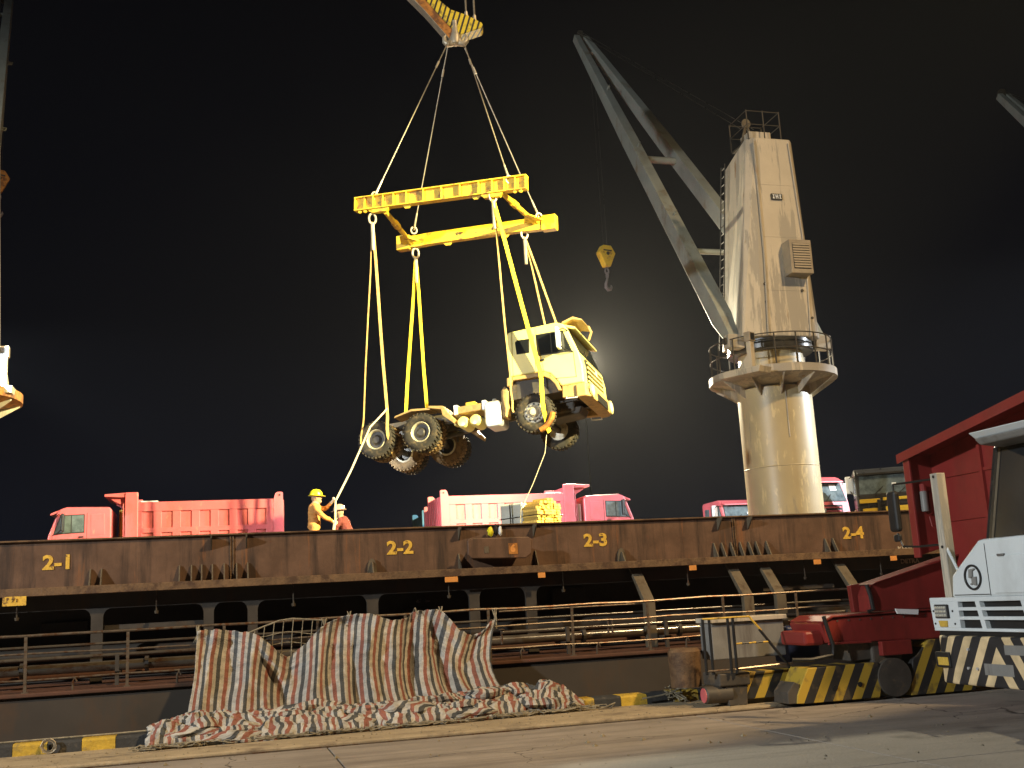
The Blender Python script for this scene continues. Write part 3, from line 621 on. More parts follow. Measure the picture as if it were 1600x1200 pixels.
def cab(t, paint, sleeper_window=True, lit=False, visor=True, grille='black'):
    gl = 'glass_lit' if lit else 'glass'
    low = 'fender_tan' if paint == 'cream_paint' else paint
    W = 1.20
    prof = [(-.63, 1.62), (-.63, 2.80), (-.55, 2.90), (.80, 2.93), (1.00, 2.86), (1.10, 2.70), (1.36, 1.98), (1.43, 1.60), (1.43, 1.12), (.80, 1.12), (.70, 1.30), (.52, 1.52), (.30, 1.62)]
    c = MB().prism(prof, -W, W, 'y').build('cab_shell', paint, t, bevel=.05, seg=3)
    for s in (-1, 1):
        y0, y1 = s * (W - .004), s * (W + .005)
        def pan(poly, name, m, par, d=.0):
            return MB().prism(poly, y0, y1 + s * d, 'y').build(name, m, par)
        dg = pan([(.22, 2.06), (1.20, 2.02), (1.12, 2.26), (.98, 2.66), (.22, 2.68)], 'window_seal', 'seal', c)
        g = pan([(.25, 2.10), (1.155, 2.06), (1.085, 2.26), (.96, 2.63), (.25, 2.65)], 'side_window', gl, c, .004)
        MB().box((.62, s * (W + .0085) - .004, 2.09), (.65, s * (W + .0085) + .004, 2.64)).build('window_divider', 'seal', g)
        if sleeper_window:
            pan([(-.36, 2.22), (.0, 2.20), (.03, 2.60), (-.32, 2.62), (-.38, 2.56)], 'quarter_window', gl, c, .002)
        else:
            MB().prism([(-.42, 1.98), (.02, 1.96), (.03, 2.66), (-.40, 2.68)], y0, y1 + s * .006, 'y').build('side_panel', paint, c, bevel=.03)
        # door shut lines and handle
        for a, b in (((.15, 1.68), (.15, 2.72)), ((1.24, 1.30), (1.22, 2.0)), ((.62, 1.36), (1.24, 1.30))):
            d = Vector((b[0] - a[0], 0, b[1] - a[1])).normalized(); nrm = Vector((-d.z, 0, d.x)) * .007
            A = Vector((a[0], 0, a[1])); B = Vector((b[0], 0, b[1]))
            MB().prism([((A + nrm).x, (A + nrm).z), ((B + nrm).x, (B + nrm).z), ((B - nrm).x, (B - nrm).z), ((A - nrm).x, (A - nrm).z)], y0, y1 - s * .002, 'y').build('door_seam', 'seal', c)
        MB().box((.24, s * (W + .018) - .018, 1.90), (.40, s * (W + .018) + .018, 1.95)).build('door_handle', 'black', c, bevel=.008)
        # steps and lower skirt
        MB().prism([(.80, .80), (1.35, .76), (1.40, 1.118), (.82, 1.118)], s * (W - .22), s * (W - .02), 'y').build('step_panel', low, t, bevel=.02)
        MB().path([(.92, s * (W - .02), .80), (.92, s * (W + .06), .74), (1.22, s * (W + .06), .72), (1.22, s * (W - .02), .78)], .018, 6).build('step_rung', 'alloy', t)
        # arch fender over the front wheel
        pts = [(-.70, 1.36), (-.70, 1.60), (.36, 1.60), (.56, 1.48), (.72, 1.26), (.80, 1.0), (.72, 1.0), (.64, 1.20), (.50, 1.38), (.34, 1.47), (-.52, 1.50), (-.62, 1.36)]
        MB().prism(pts, s * .62, s * (W + .03), 'y').build('front_fender', 'fender_tan' if sleeper_window else paint, t, bevel=.015)
        # mirror on its arm
        mi = MB().box((.84, s * (W + .17) - .13, 2.10), (.93, s * (W + .17) + .13, 2.70)).build('mirror', 'paper' if sleeper_window else 'black', t, bevel=.035, seg=3)
        MB().path([(1.12, s * W, 2.62), (1.02, s * (W + .1), 2.68), (.90, s * (W + .17), 2.62)], .016, 6).build('mirror_arm', 'black', mi)
        MB().path([(1.22, s * W, 2.0), (1.05, s * (W + .1), 2.06), (.90, s * (W + .17), 2.2)], .016, 6).build('mirror_arm', 'black', mi)
        # headlight
        h = MB().lathe([(.15, 0), (.15, .03), (.12, .05), (.02, .06)], 20, Matrix.Translation((1.575, s * .96, .93)) @ Matrix.Rotation(R(90), 4, 'Y')).build('headlight', 'lamp_glass', t, smooth=True)
        MB().lathe([(.19, -.02), (.19, .022), (.15, .032)], 20, Matrix.Translation((1.575, s * .96, .93)) @ Matrix.Rotation(R(90), 4, 'Y')).build('headlight_ring', paint, h)
    # windscreen, on the raked front
    ws = lambda o, z0, z1, yb, yt: [(1.36 - (z0 - 1.98) * .361 + o, -yb, z0), (1.36 - (z0 - 1.98) * .361 + o, yb, z0), (1.36 - (z1 - 1.98) * .361 + o, yt, z1), (1.36 - (z1 - 1.98) * .361 + o, -yt, z1)]
    a = ws(-.01, 1.98, 2.70, 1.13, 1.08); b = ws(.006, 1.98, 2.70, 1.13, 1.08); MB().hull8(a, b).build('screen_seal', 'seal', c)
    a = ws(-.01, 2.02, 2.66, 1.09, 1.04); b = ws(.012, 2.02, 2.66, 1.09, 1.04); MB().hull8(a, b).build('windscreen', gl, c)
    MB().path([(1.40, -.6, 2.0), (1.30, -.3, 2.25)], .012, 5).build('wiper', 'black', c); MB().path([(1.40, .2, 2.0), (1.30, .5, 2.25)], .012, 5).build('wiper', 'black', c)
    # grille with slats
    g = MB().box((1.40, -.85, 1.18), (1.445, .85, 1.86)).build('grille', grille, t, bevel=.02)
    for i in range(5):
        MB().box((1.44, -.78, 1.22 + i * .13), (1.475, .78, 1.275 + i * .13)).build('slat', paint, g, bevel=.008)
    MB().lathe([(.09, 0), (.09, .02)], 16, Matrix.Translation((1.475, 0, 1.66)) @ Matrix.Rotation(R(90), 4, 'Y')).build('badge', 'alloy', g)
    # bumper wraps round the corners
    bp = MB().prism([(1.20, -1.24), (1.46, -1.22), (1.56, -1.05), (1.60, 0), (1.56, 1.05), (1.46, 1.22), (1.20, 1.24)], .74, 1.10, 'z').build('bumper', low, t, bevel=.04, seg=3)
    MB().box((1.57, -.5, .74), (1.61, .5, .96)).build('bumper_intake', 'black', bp, bevel=.01)
    MB().box((-.60, -1.1, 1.0), (1.2, 1.1, 1.62)).build('engine_tunnel', 'chassis', t)
    if visor:
        v = MB().prism([(1.0, 2.86), (1.30, 2.74), (1.32, 2.68), (1.26, 2.68), (1.02, 2.78)], -1.1, 1.1, 'y').build('sun_visor', paint, t, bevel=.012)
    return c

def chassis(t, rear):
    for s in (-1, 1):
        MB().box((rear, s * .42 - .04, .88), (1.2, s * .42 + .04, 1.14)).build('frame_rail', 'chassis', t, bevel=.008)
    for x in np.arange(rear + .2, 1.0, .9):
        MB().box((x, -.38, .92), (x + .09, .38, 1.10)).build('cross_member', 'chassis', t)
    for x in ((0,) if rear > -4 else (0, -3.3, -4.65)):
        MB().tube((x, -1.0, .52), (x, 1.0, .52), .085, n=10).build('axle', 'chassis', t, smooth=True)
        if x: MB().ball((x, 0, .52), .26, 14, 10, (1, 1, 1)).build('differential', 'chassis', t, smooth=True)
    MB().tube((-.4, 0, .85), (-3.1, 0, .60), .06, n=10).build('drive_shaft', 'chassis', t, smooth=True)
    MB().box((-.5, -.4, .62), (.9, .4, 1.0)).build('engine_block', 'chassis', t, bevel=.05)
    MB().prism([(.2, .5), (1.0, .55), (1.1, .75), (.1, .75)], -.35, .35, 'y').build('oil_sump', 'chassis', t, bevel=.03)

# ---- the lifted 6x4 tractor unit
ht = thing('lifted_truck', 'pale yellow six-wheel tractor truck hanging in slings from the spreader frame', 'truck', (8.86, 28.17, 5.86))
ht.rotation_mode = 'XYZ'
Mt = rotz(R(-34.1)) @ Matrix.Rotation(R(-3.35), 4, 'Y') @ Matrix.Rotation(R(-5.46), 4, 'X')
ht.rotation_euler = Mt.to_euler()
def tp(x, y, z): return Mt.to_3x3() @ Vector((x, y, z)) + Vector((8.86, 28.17, 5.86))
cab(ht, 'cream_paint', True, False)
chassis(ht, -5.25)
for s in (-1, 1):
    wheel(ht, (0, s * 1.07, .52), s)
    for x in (-3.3, -4.65):
        wheel(ht, (x, s * 1.10, .52), s, deep=True)
        wheel(ht, (x, s * .76, .52), s, deep=True, muddy=True)
        # quarter fenders
    for x0 in (-2.62,):
        MB().prism([(x0, .88), (x0 + .30, .62), (x0 + .34, .70), (x0 + .02, 1.15), (x0 - .40, 1.22), (x0 - .42, 1.16), (x0 - .04, 1.06)], s * .62, s * 1.22, 'y').build('quarter_fender', 'fender_tan', ht, bevel=.01)
    MB().prism([(-3.0, 1.16), (-3.55, 1.22), (-4.05, 1.10), (-4.08, 1.05), (-3.55, 1.16), (-3.0, 1.11)], s * .70, s * 1.20, 'y').build('mud_guard', 'fender_tan', ht)
    for x in (-2.9, -3.75, -4.3, -5.1):
        MB().path([(x, s * .5, .98), (x, s * .5, .55)], .035, 6).build('spring_hanger', 'chassis', ht)
    MB().path([(-2.75, s * .55, .72), (-3.97, s * .55, .98), (-5.2, s * .55, .72)], .06, 6).build('leaf_spring', 'chassis', ht)
# fuel tank, air tanks, battery box on the near side
MB().prism([(-1.42, .42), (-1.42, .98), (-1.36, 1.06), (-1.00, 1.06), (-.94, .98), (-.94, .42), (-1.0, .34), (-1.36, .34)], -1.18, -.55, 'y').build('fuel_tank', 'alloy', ht, bevel=.05, seg=3)
MB().tube((-1.2, -.9, 1.06), (-1.2, -.9, 1.18), .09, .05, 12).build('filler_cap', 'alloy', ht)
for x in (-1.72, -2.08):
    MB().lathe([(.02, -.03), (.12, -.02), (.165, .04), (.165, .55), (.1, .62)], 20, Matrix.Translation((x, -1.15, .62)) @ Matrix.Rotation(R(-90), 4, 'X')).build('air_tank', 'cream_paint', ht, smooth=True)
bb = MB().box((-2.25, -1.1, .88), (-1.5, -.5, 1.08)).build('battery_box', 'fender_tan', ht, bevel=.02)
MB().box((-2.0, -1.05, 1.08), (-1.72, -.7, 1.18)).build('box_lid', 'yellow_cab', bb, bevel=.02)
for x in (-2.33, -1.5): MB().box((x, -1.12, .86), (x + .12, -.8, 1.14)).build('bracket', 'alloy', bb, bevel=.015)
MB().box((-2.55, -.6, .72), (-2.40, -.35, 1.05)).build('valve_block', 'cream_paint', ht, bevel=.02)
MB().prism([(-.92, .55), (-.80, .55), (-.72, 1.25), (-.80, 1.42), (-.92, 1.30)], -1.15, -.75, 'y').build('air_intake', 'fender_tan', ht, bevel=.03)
fp = MB().lathe([(.50, 0), (.50, .06), (.42, .09), (.1, .09)], 28, Matrix.Translation((-3.9, 0, 1.14))).build('fifth_wheel', 'chassis', ht)
for y in (-.35, .35): MB().box((-5.35, y - .12, .70), (-5.24, y + .12, .86)).build('tail_lamp', 'sign_orange', ht, bevel=.015)
MB().box((-5.30, -.5, .88), (-5.22, .5, 1.12)).build('end_beam', 'chassis', ht)
# roof beacon and loose deflector at the front of the roof
MB().prism([(.95, 2.92), (1.28, 3.02), (1.52, 2.90), (1.55, 2.84), (1.25, 2.93), (.98, 2.86)], -1.15, -.1, 'y').build('roof_deflector', 'fender_tan', ht, bevel=.02)
MB().path([(1.55, -.6, 2.85), (1.62, -.62, 2.66), (1.52, -.6, 2.45)], .035, 6).build('front_mirror', 'fender_tan', ht)
# dirty curtain mark and lettering strip are left as stains in the paint

# ---- red dump trucks on the hatch cover
def dump_truck(label, loc, yaw, paint='red_paint', simple=False):
    t = thing('dump_truck', label, 'dump truck', loc, (0, 0, yaw), 'dump trucks carried on the hatch cover')
    cab(t, paint, False, True)
    chassis(t, -6.1)
    for s in (-1, 1):
        wheel(t, (0, s * 1.07, .52), s)
        for x in (-3.3, -4.65): wheel(t, (x, s * 1.08, .52), s, deep=True)
    x0, x1 = -6.25, -1.05        # body rear, front
    W = 1.24
    b = MB().box((x0, -W + .05, 1.28), (x1, W - .05, 1.42)).build('body_floor', paint, t)
    ribm = {}
    for s in (-1, 1):
        y0 = s * (W - .06)
        MB().box((x0, min(y0, s * W - s * .02), 1.42), (x1, max(y0, s * W - s * .02), 3.0)).build('side_plate', paint, t)
        MB().box((x0, min(s * W - s * .02, s * (W + .045)), 2.70), (x1, max(s * W - s * .02, s * (W + .045)), 3.02)).build('top_rail', paint, t, bevel=.01)
        MB().box((x0, min(s * W - s * .02, s * (W + .04)), 1.98), (x1, max(s * W - s * .02, s * (W + .04)), 2.14)).build('mid_rail', paint, t, bevel=.01)
        MB().box((x0, min(s * W - s * .02, s * (W + .04)), 1.32), (x1, max(s * W - s * .02, s * (W + .04)), 1.56)).build('bottom_rail', paint, t, bevel=.01)
        n = 7; pitch = (x1 - .42 - (x0 + .42)) / n
        for i in range(n + 1):
            cx = x0 + .42 + pitch * i; hw = .135
            MB().box((cx - hw, min(s * W - s * .02, s * (W + .038)), 1.56), (cx + hw, max(s * W - s * .02, s * (W + .038)), 2.70)).build('rib', paint, t, bevel=.012)
        MB().box((x1 - .42, min(y0, s * (W + .06)), 1.32), (x1, max(y0, s * (W + .06)), 3.36)).build('front_post', paint, t, bevel=.02)
        MB().prism([(x0 - .02, 1.30), (x0 + .30, 1.30), (x0 + .30, 3.0), (x0 + .24, 3.20), (x0 + .18, 3.25), (x0 + .02, 3.25), (x0 - .02, 3.22)], min(y0, s * (W + .06)), max(y0, s * (W + .06)), 'y').build('rear_post', paint, t, bevel=.012)
        MB().lathe([(.035, -.02), (.035, .02)], 10, Matrix.Translation((x0 + .1, s * (W + .06), 3.14)) @ Matrix.Rotation(R(90), 4, 'X')).build('hinge_pin', 'black', t)
    MB().box((x1 - .06, -W, 1.42), (x1 - .003, W, 3.34)).build('head_board', paint, t)
    MB().hull8([(x1, -W, 3.20), (x1 + .66, -W, 3.24), (x1 + .66, W, 3.24), (x1, W, 3.20)], [(x1, -W, 3.36), (x1 + .66, -W, 3.32), (x1 + .66, W, 3.32), (x1, W, 3.36)]).build('cab_canopy', paint, t, bevel=.01)
    for y in (-1.05, -.35, .35, 1.05):
        MB().prism([(x1, 2.7), (x1, 3.2), (x1 + .5, 3.235), (x1 + .45, 3.15), (x1 + .1, 2.95)], y - .02, y + .02, 'y').build('canopy_bracket', paint, t)
    MB().box((x0 - .03, -W + .06, 1.40), (x0 + .02, W - .06, 3.0)).build('tailgate', paint, t)
    for y in np.linspace(-.9, .9, 6):
        MB().box((x0 - .07, y - .06, 1.40), (x0 - .031, y + .06, 3.0)).build('tailgate_rib', paint, t, bevel=.01)
    # lift ram, air filter, ladder between cab and body
    MB().tube((x1 + .18, 0, 1.0), (x1 + .18, 0, 2.9), .12, .10, 14).build('lift_ram', 'yellow_cab', t, smooth=True)
    MB().tube((x1 + .26, -.95, 1.5), (x1 + .26, -.95, 2.6), .10, .10, 12).build('air_stack', 'alloy', t, smooth=True)
    for s in (-1, 1):
        ld = MB().path([(x1 + .04, s * 1.0, 1.3), (x1 + .06, s * 1.0, 2.95), (x1 + .02, s * 1.02, 3.05)], .022, 6); ld.path([(x1 + .04, s * 1.22, 1.3), (x1 + .06, s * 1.22, 2.95), (x1 + .02, s * 1.2, 3.05)], .022, 6)
        ld = ld.build('ladder', paint, t)
        for z in np.arange(1.5, 3.0, .36): MB().tube((x1 + .05, s * 1.0, z), (x1 + .05, s * 1.22, z), .018, n=6).build('rung', paint, ld)
        MB().box((x1 - 1.05, s * .95 - .2, 3.02), (x1 - .5, s * .95 + .2, 3.07)).build('top_step', 'paper', t)
    MB().box((-.56, -1.215, 1.80), (-.36, -1.203, 2.0)).build('sticker', 'amber', t) if label.startswith('bright') else None
    return t
dump_truck('bright red dump truck facing left, a yellow sticker on its cab door', (-3.95, 40.15, 2.55), math.pi)
dump_truck('red dump truck facing right behind the timber stack', (14.35, 40.9, 2.55), 0)
dump_truck('red dump truck body half hidden behind the tail of another dump truck', (15.0, 45.2, 2.55), 0)
dump_truck('pale blue dump truck body whose tail shows furthest back', (15.2, 49.3, 2.55), 0, 'blue_paint')

def road_tractor(label, loc, yaw, paint, grille='black'):
    t = thing('road_truck', label, 'truck', loc, (0, 0, yaw), 'trucks parked nose-on across the hatch')
    c = cab(t, paint, True, True, True, grille); chassis(t, -5.2)
    for s in (-1, 1):
        wheel(t, (0, s * 1.07, .52), s)
        for x in (-3.3, -4.65): wheel(t, (x, s * 1.08, .52), s, deep=True)
    MB().hull8([(1.20, .55, 2.40), (1.20, .82, 2.40), (1.12, .82, 2.62), (1.12, .55, 2.62)], [(1.235, .55, 2.40), (1.235, .82, 2.40), (1.155, .82, 2.62), (1.155, .55, 2.62)]).build('paper_notice', 'paper', c)
    MB().hull8([(1.25, .0, 2.28), (1.25, .14, 2.28), (1.22, .14, 2.36), (1.22, .0, 2.36)], [(1.275, .0, 2.28), (1.275, .14, 2.28), (1.245, .14, 2.36), (1.245, .0, 2.36)]).build('paper_notice', 'paper', c)
    return t
road_tractor('red truck cab seen nose-on just right of the crane pedestal', (20.95, 36.35, 2.55), R(-84), 'red_paint')
road_tractor('red truck cab whose corner shows just left of the crane pedestal', (22.55, 44.9, 2.55), R(-88), 'red_paint')
yt = road_tractor('black and yellow truck nose beside the red machine, one yellow screen pillar showing', (23.0, 33.6, 2.55), R(-120), 'black_grease')
yt['group'] = 'trucks parked nose-on across the hatch'
MB().hull8([(1.40, 1.02, 1.86), (1.40, 1.20, 1.86), (1.28, 1.20, 1.86), (1.28, 1.02, 1.86)], [(1.12, .98, 2.72), (1.12, 1.10, 2.72), (1.04, 1.10, 2.72), (1.04, .98, 2.72)]).build('screen_pillar', 'yellow_cab', yt, bevel=.01)
for y0, y1, z0, z1 in ((-1.12, -.45, 1.70, 1.84), (-.36, .62, 1.76, 1.86), (.66, 1.22, 1.62, 1.80), (-1.05, -.55, 1.30, 1.52), (-.30, .45, 1.30, 1.56), (.62, 1.15, 1.20, 1.50)):
    MB().box((1.44, y0, z0), (1.50, y1, z1)).build('yellow_band', 'yellow_cab', yt, bevel=.015)
for y in (-.5, .55): MB().box((1.48, y - .05, 1.15), (1.56, y + .05, 1.80)).build('guard_bar', 'black', yt, bevel=.02)
# ---- baled timber on the hatch cover
tb = thing('timber_stack', 'strapped bale of sawn timber with yellow cut ends on the hatch cover', 'timber', (8.05, 27.3, 2.55), (0, 0, R(-58)))
MB().box((-.80, -.47, 0), (.0, .47, 1.56)).build('wrapped_half', 'timber_wrap', tb, bevel=.05, seg=3)
pk_ = [MB().box((0, 0, 0), (.5, .088, .064)).mesh('plank', 'timber_end'), MB().box((0, 0, 0), (.5, .094, .058)).mesh('plank', 'timber_end')]
for r_ in range(23):
    for c_ in range(10):
        y = -.49 + c_ * .098 + random.uniform(-.006, .006); z = .01 + r_ * .071
        if z > 1.60 - .20 * (abs(c_ - 4.5) / 4.5) ** 2 + random.uniform(-.05, .05) or z < .85: continue
        p_ = place('plank', random.choice(pk_), tb, (random.uniform(-.04, .05), y, z)); p_.rotation_euler = (R(random.uniform(-4, 4)), 0, 0)
MB().box((.0, -.48, .0), (.5, .48, .845)).build('lower_planks', 'timber_end', tb)
for x in (-.42, -.34):
    MB().path([(x, -.48, 0), (x, -.485, 1.54), (x + .02, 0, 1.58), (x, .485, 1.54), (x, .48, 0)], .014, 5).build('strap', 'black', tb)
MB().path([(-.8, -.482, 1.18), (.54, -.50, 1.20), (.56, .0, 1.2), (.54, .5, 1.2)], .012, 5).build('strap', 'black', tb)

# ================================================================== LIFTING GEAR
sp = thing('spreader_frame', 'yellow steel spreader frame of two beams above the hanging truck', 'spreader', (6.87, 29.50, 12.80), (0, 0, R(-34.1)))
def sl(x, y, z): return rotz(R(-34.1)) @ Vector((x, y, z)) + Vector((6.87, 29.50, 12.80))
# near beam: an I-section with stiffeners
T = Matrix.Translation((-.05, -1.25, .20)) @ Matrix.Rotation(R(2.6), 4, 'Y')
nb = MB().box((-2.62, -.02, -.17), (2.62, .02, .17), T).build('near_beam', 'yellow_beam', sp)
MB().box((-2.62, -.12, .17), (2.62, .12, .205), T).build('flange', 'yellow_beam', nb, bevel=.004); MB().box((-2.62, -.12, -.205), (2.62, .12, -.17), T).build('flange', 'yellow_beam', nb, bevel=.004)
for x in (-2.6, -2.3, -2.02, -1.72, -1.38, -.98, -.45, .10, .66, 1.22, 1.62, 1.98, 2.30, 2.6):
    MB().box((x - .014, -.115, -.17), (x + .014, .115, .17), T).build('stiffener', 'yellow_beam', nb)
for x in (-.98, 1.12):
    MB().prism([(x - .14, -.206), (x + .14, -.206), (x + .06, -.30), (x - .06, -.30)], -.015, .015, 'y', T).build('lifting_lug', 'yellow_beam', nb)
for x in (-2.45, -2.28, -2.1, 2.45, 2.28):
    MB().lathe([(.05, -.03), (.05, .03)], 12, T @ Matrix.Translation((x, -.05, -.24)) @ Matrix.Rotation(R(90), 4, 'X')).build('bolt', 'yellow_beam', nb)
for x, z in ((-1.85, -.26), (1.6, -.26)):
    MB().prism([(x - .35, -.206), (x + .35, -.206), (x + .22, -.32), (x - .22, -.32)], -.08, .08, 'y', T).build('hanger_plate', 'yellow_beam', nb, bevel=.01)
# far beam: a plated box girder
T2 = Matrix.Translation((.07, 1.25, -.20)) @ Matrix.Rotation(R(1.5), 4, 'Y')
fb = MB().prism([(-2.55, -.12), (-2.55, .17), (-1.9, .17), (-1.55, .19), (1.55, .19), (1.9, .17), (2.55, .20), (2.55, -.20), (1.9, -.20), (1.3, -.17), (-1.3, -.17), (-1.9, -.20), (-2.5, -.20)], -.11, .11, 'y', T2).build('far_beam', 'yellow_beam', sp, bevel=.012)
for x in (-2.35, 2.35): MB().box((x - .22, -.15, -.24), (x + .22, .15, .21), T2).build('end_cap', 'yellow_beam', fb, bevel=.02)
for x in (-.9, .95): MB().prism([(x - .16, -.171), (x + .16, -.171), (x + .07, -.27), (x - .07, -.27)], -.015, .015, 'y', T2).build('lifting_lug', 'yellow_beam', fb)
for x in (-.55, -.45, .6, .7): MB().path([T2 @ Vector(p) for p in ((x, -.112, -.02), (x, -.14, .06), (x + .1, -.14, .02))], .014, 5).build('hook_mark', 'dark_steel', fb)
# cross members
for x0, x1 in ((-1.75, -2.0), (1.75, 2.0)):
    a = Vector((x0, -1.2, -.02)); b = Vector((x1, 1.12, -.22))
    cmm = MB().tube(a, b, .075, n=10).build('cross_member', 'yellow_beam', sp, smooth=True)
    MB().tube(a.lerp(b, .33), a.lerp(b, .46), .105, n=10).build('sleeve', 'yellow_beam', cmm)
    MB().prism([(b.x - .3, b.y - .1), (b.x + .3, b.y - .1), (b.x + .05, b.y - .75), (b.x - .05, b.y - .75)], b.z - .02, b.z + .02, 'z').build('gusset', 'yellow_beam', cmm)
# ropes from the hook to the frame
HK = Vector((7.03, 29.41, 18.25))
RP = [((-2.05, -1.25, .50), 'wire sling from hook to the near end of the spreader, furthest left'), ((2.05, -1.25, .25), 'wire sling from hook to the spreader above the truck cab, inner'),
      ((-1.95, 1.25, .22), 'thin wire sling from hook to the far beam on the left'), ((2.1, 1.25, -.02), 'wire sling from hook to the far beam end on the right')]
for (p, lab), off in zip(RP, ((-.22, -.1, 0), (.22, -.1, 0), (-.2, .1, 0), (.26, .1, 0))):
    a = HK + Vector(off); b = sl(*p)
    t = thing('wire_sling', lab, 'wire rope', tuple(b), group='four wire slings of the lifting gear')
    MB().tube((0, 0, 0), a - b, .018, n=6).build('wire', 'wire', t, smooth=True)
    d = (a - b).normalized()
    MB().tube(d * .12, d * .55, .034, .026, 8).build('ferrule', 'cast_steel', t, smooth=True); MB().tube((a - b) - d * 1.0, (a - b) - d * .78, .034, n=8).build('ferrule', 'cast_steel', t, smooth=True)
    MB().path([Vector((0, 0, 0)) + Vector((math.cos(q) * .09, 0, math.sin(q) * .11)) for q in np.linspace(0, 2 * math.pi, 13)[:-1]], .03, 6, True).build('shackle', 'cast_steel', t)
# big hook block with ramshorn
hb = thing('hook_block', 'large yellow and black striped crane block at the top of the picture', 'crane hook', tuple(HK), (0, 0, R(-14)))
bb0 = MB().prism([(.06, .26), (.18, .23), (.80, .42), (.86, .50), (.82, .59), (.43, .84), (-.1, 1.07), (-.75, 1.70), (-1.05, 1.70), (-.44, .88)], -.06, .46, 'y').build('block_body', 'stripe_block', hb, bevel=.03, seg=3)
MB().prism([(-.16, .10), (.03, .22), (.04, .27), (-.44, .90), (-1.05, 1.75), (-1.45, 1.75), (-.90, 1.10)], -.02, .42, 'y').build('side_cheek', 'rusty_orange', hb, bevel=.015)
MB().prism([(-.17, .09), (-.14, .07), (-.88, 1.08), (-1.46, 1.80), (-1.49, 1.77), (-.92, 1.10)], -.03, .43, 'y').build('cheek_edge', 'cast_steel', hb)
MB().prism([(-1.4, 1.74), (-.5, 1.45), (.1, 2.6), (-1.2, 2.9)], .0, .40, 'y').build('sheave_case', 'stripe_block', hb, bevel=.03)
sk = MB().lathe([(.09, .7), (.10, .35), (.17, .15), (.14, -.05), (.05, -.12)], 16).build('hook_shank', 'cast_steel', hb, smooth=True)
for s in (-1, 1):
    MB().path([(s * .05, 0, .12), (s * .14, 0, -.04), (s * .25, 0, -.06), (s * .33, 0, .03), (s * .34, 0, .15), (s * .29, 0, .24)], [.10, .11, .095, .08, .06, .03], 10).build('horn', 'cast_steel', hb, smooth=True)
for x, y in ((.36, .1), (.61, .1), (.36, .3), (.61, .3), (-.7, .2)):
    MB().tube((x, y, 1.0 - .5 * x), (x, y, 30), .03, n=6).build('hoist_wire', 'wire', hb)
    MB().tube((x, y, .98 - .55 * x), (x, y, 1.25 - .55 * x), .07, .05, 8).build('socket', 'cast_steel', hb)

# web slings under the truck
def strap(name, pts, wd, m, parent, nrm=(0.45, -.9, 0)):
    """flat webbing band through points"""
    n = Vector(nrm).normalized(); s = MB(); pts = [Vector(p) for p in pts]; vs = []; fs = []
    for i, p in enumerate(pts):
        d = (pts[min(i + 1, len(pts) - 1)] - pts[max(i - 1, 0)]).normalized(); side = d.cross(n).normalized() * wd / 2; th = side.cross(d).normalized() * .008
        vs += [p - side - th, p + side - th, p + side + th, p - side + th]
    for i in range(len(pts) - 1):
        fs += [(i * 4 + k, i * 4 + (k + 1) % 4, i * 4 + 4 + (k + 1) % 4, i * 4 + 4 + k) for k in range(4)]
    fs += [(3, 2, 1, 0), tuple((len(pts) - 1) * 4 + k for k in range(4))]
    return s.add(vs, fs).build(name, m, parent)
def sling(label, top, ends, mats, widths):
    t = thing('web_sling', label, 'sling', tuple(top), group='webbing slings under the truck')
    MB().path([(math.cos(q) * .10, 0, -.05 + math.sin(q) * .16) for q in np.linspace(0, 2 * math.pi, 15)[:-1]], .035, 6, True).build('shackle', 'cast_steel', t, smooth=True)
    MB().tube((0, 0, -.2), (0, 0, -1.0), .06, .05, 8).build('sleeve', 'cast_steel', t, smooth=True)
    top = Vector(top)
    for pts, m, wd in zip(ends, mats, widths):
        q = [Vector((0, 0, -.15))] + [Vector(p) - top for p in pts]
        full = [q[0]]
        for a, b in zip(q[:-1], q[1:]):
            full += [a.lerp(b, k / 4) + Vector((0.01 * math.sin(k * 1.7), 0, 0)) for k in range(1, 5)]
        strap('strap', full, wd * .74, m, t)
    return t
sling('tan and yellow web sling pair holding the rear axle, furthest left', sl(-2.15, -1.25, -.13),
      [[(4.02, 29.94, 6.87), tp(-5.1, -1.28, .45)], [(4.62, 29.55, 7.0), tp(-4.25, -1.30, .55), tp(-4.25, -.9, 0)]], ['strap_tan', 'strap_tan'], [.06, .13])
sling('bright yellow web sling pair from the far beam to the far rear wheels', sl(-1.92, 1.25, -.48), [[(5.54, 31.9, 7.2), (5.56, 31.9, 6.6)], [(6.13, 31.5, 7.3), (6.13, 31.5, 6.6)]], ['strap_yellow', 'strap_yellow'], [.15, .15])
sling('wide bright yellow web sling passing the cab door to the front wheel', sl(1.55, -1.25, -.10),
      [[tp(.30, -1.35, 1.6), tp(.30, -1.34, .45), tp(.30, -1.0, -.02)], [tp(-.56, -1.33, 1.9), tp(-.56, -1.32, .95), tp(-.56, -1.3, .6)]], ['strap_yellow', 'strap_tan'], [.20, .09])
sling('tan web sling pair from the far beam going down behind the cab', sl(1.62, 1.25, -.42), [[tp(-.1, 1.35, 3.0), tp(-.1, 1.33, .4)], [tp(.35, 1.35, 3.0), tp(.35, 1.33, .4)]], ['strap_tan', 'strap_tan'], [.10, .11])
# muddy pads of sling wrapped round the tyres
pad = MB().path([tp(.53 * math.cos(a), -1.25, .52 + .53 * math.sin(a)) for a in np.linspace(R(-75), R(-10), 7)], .075, 8).build('sling_pad', 'rusty_orange'); tag(pad, 'dirty orange padding where the sling passes under the front tyre', 'padding')

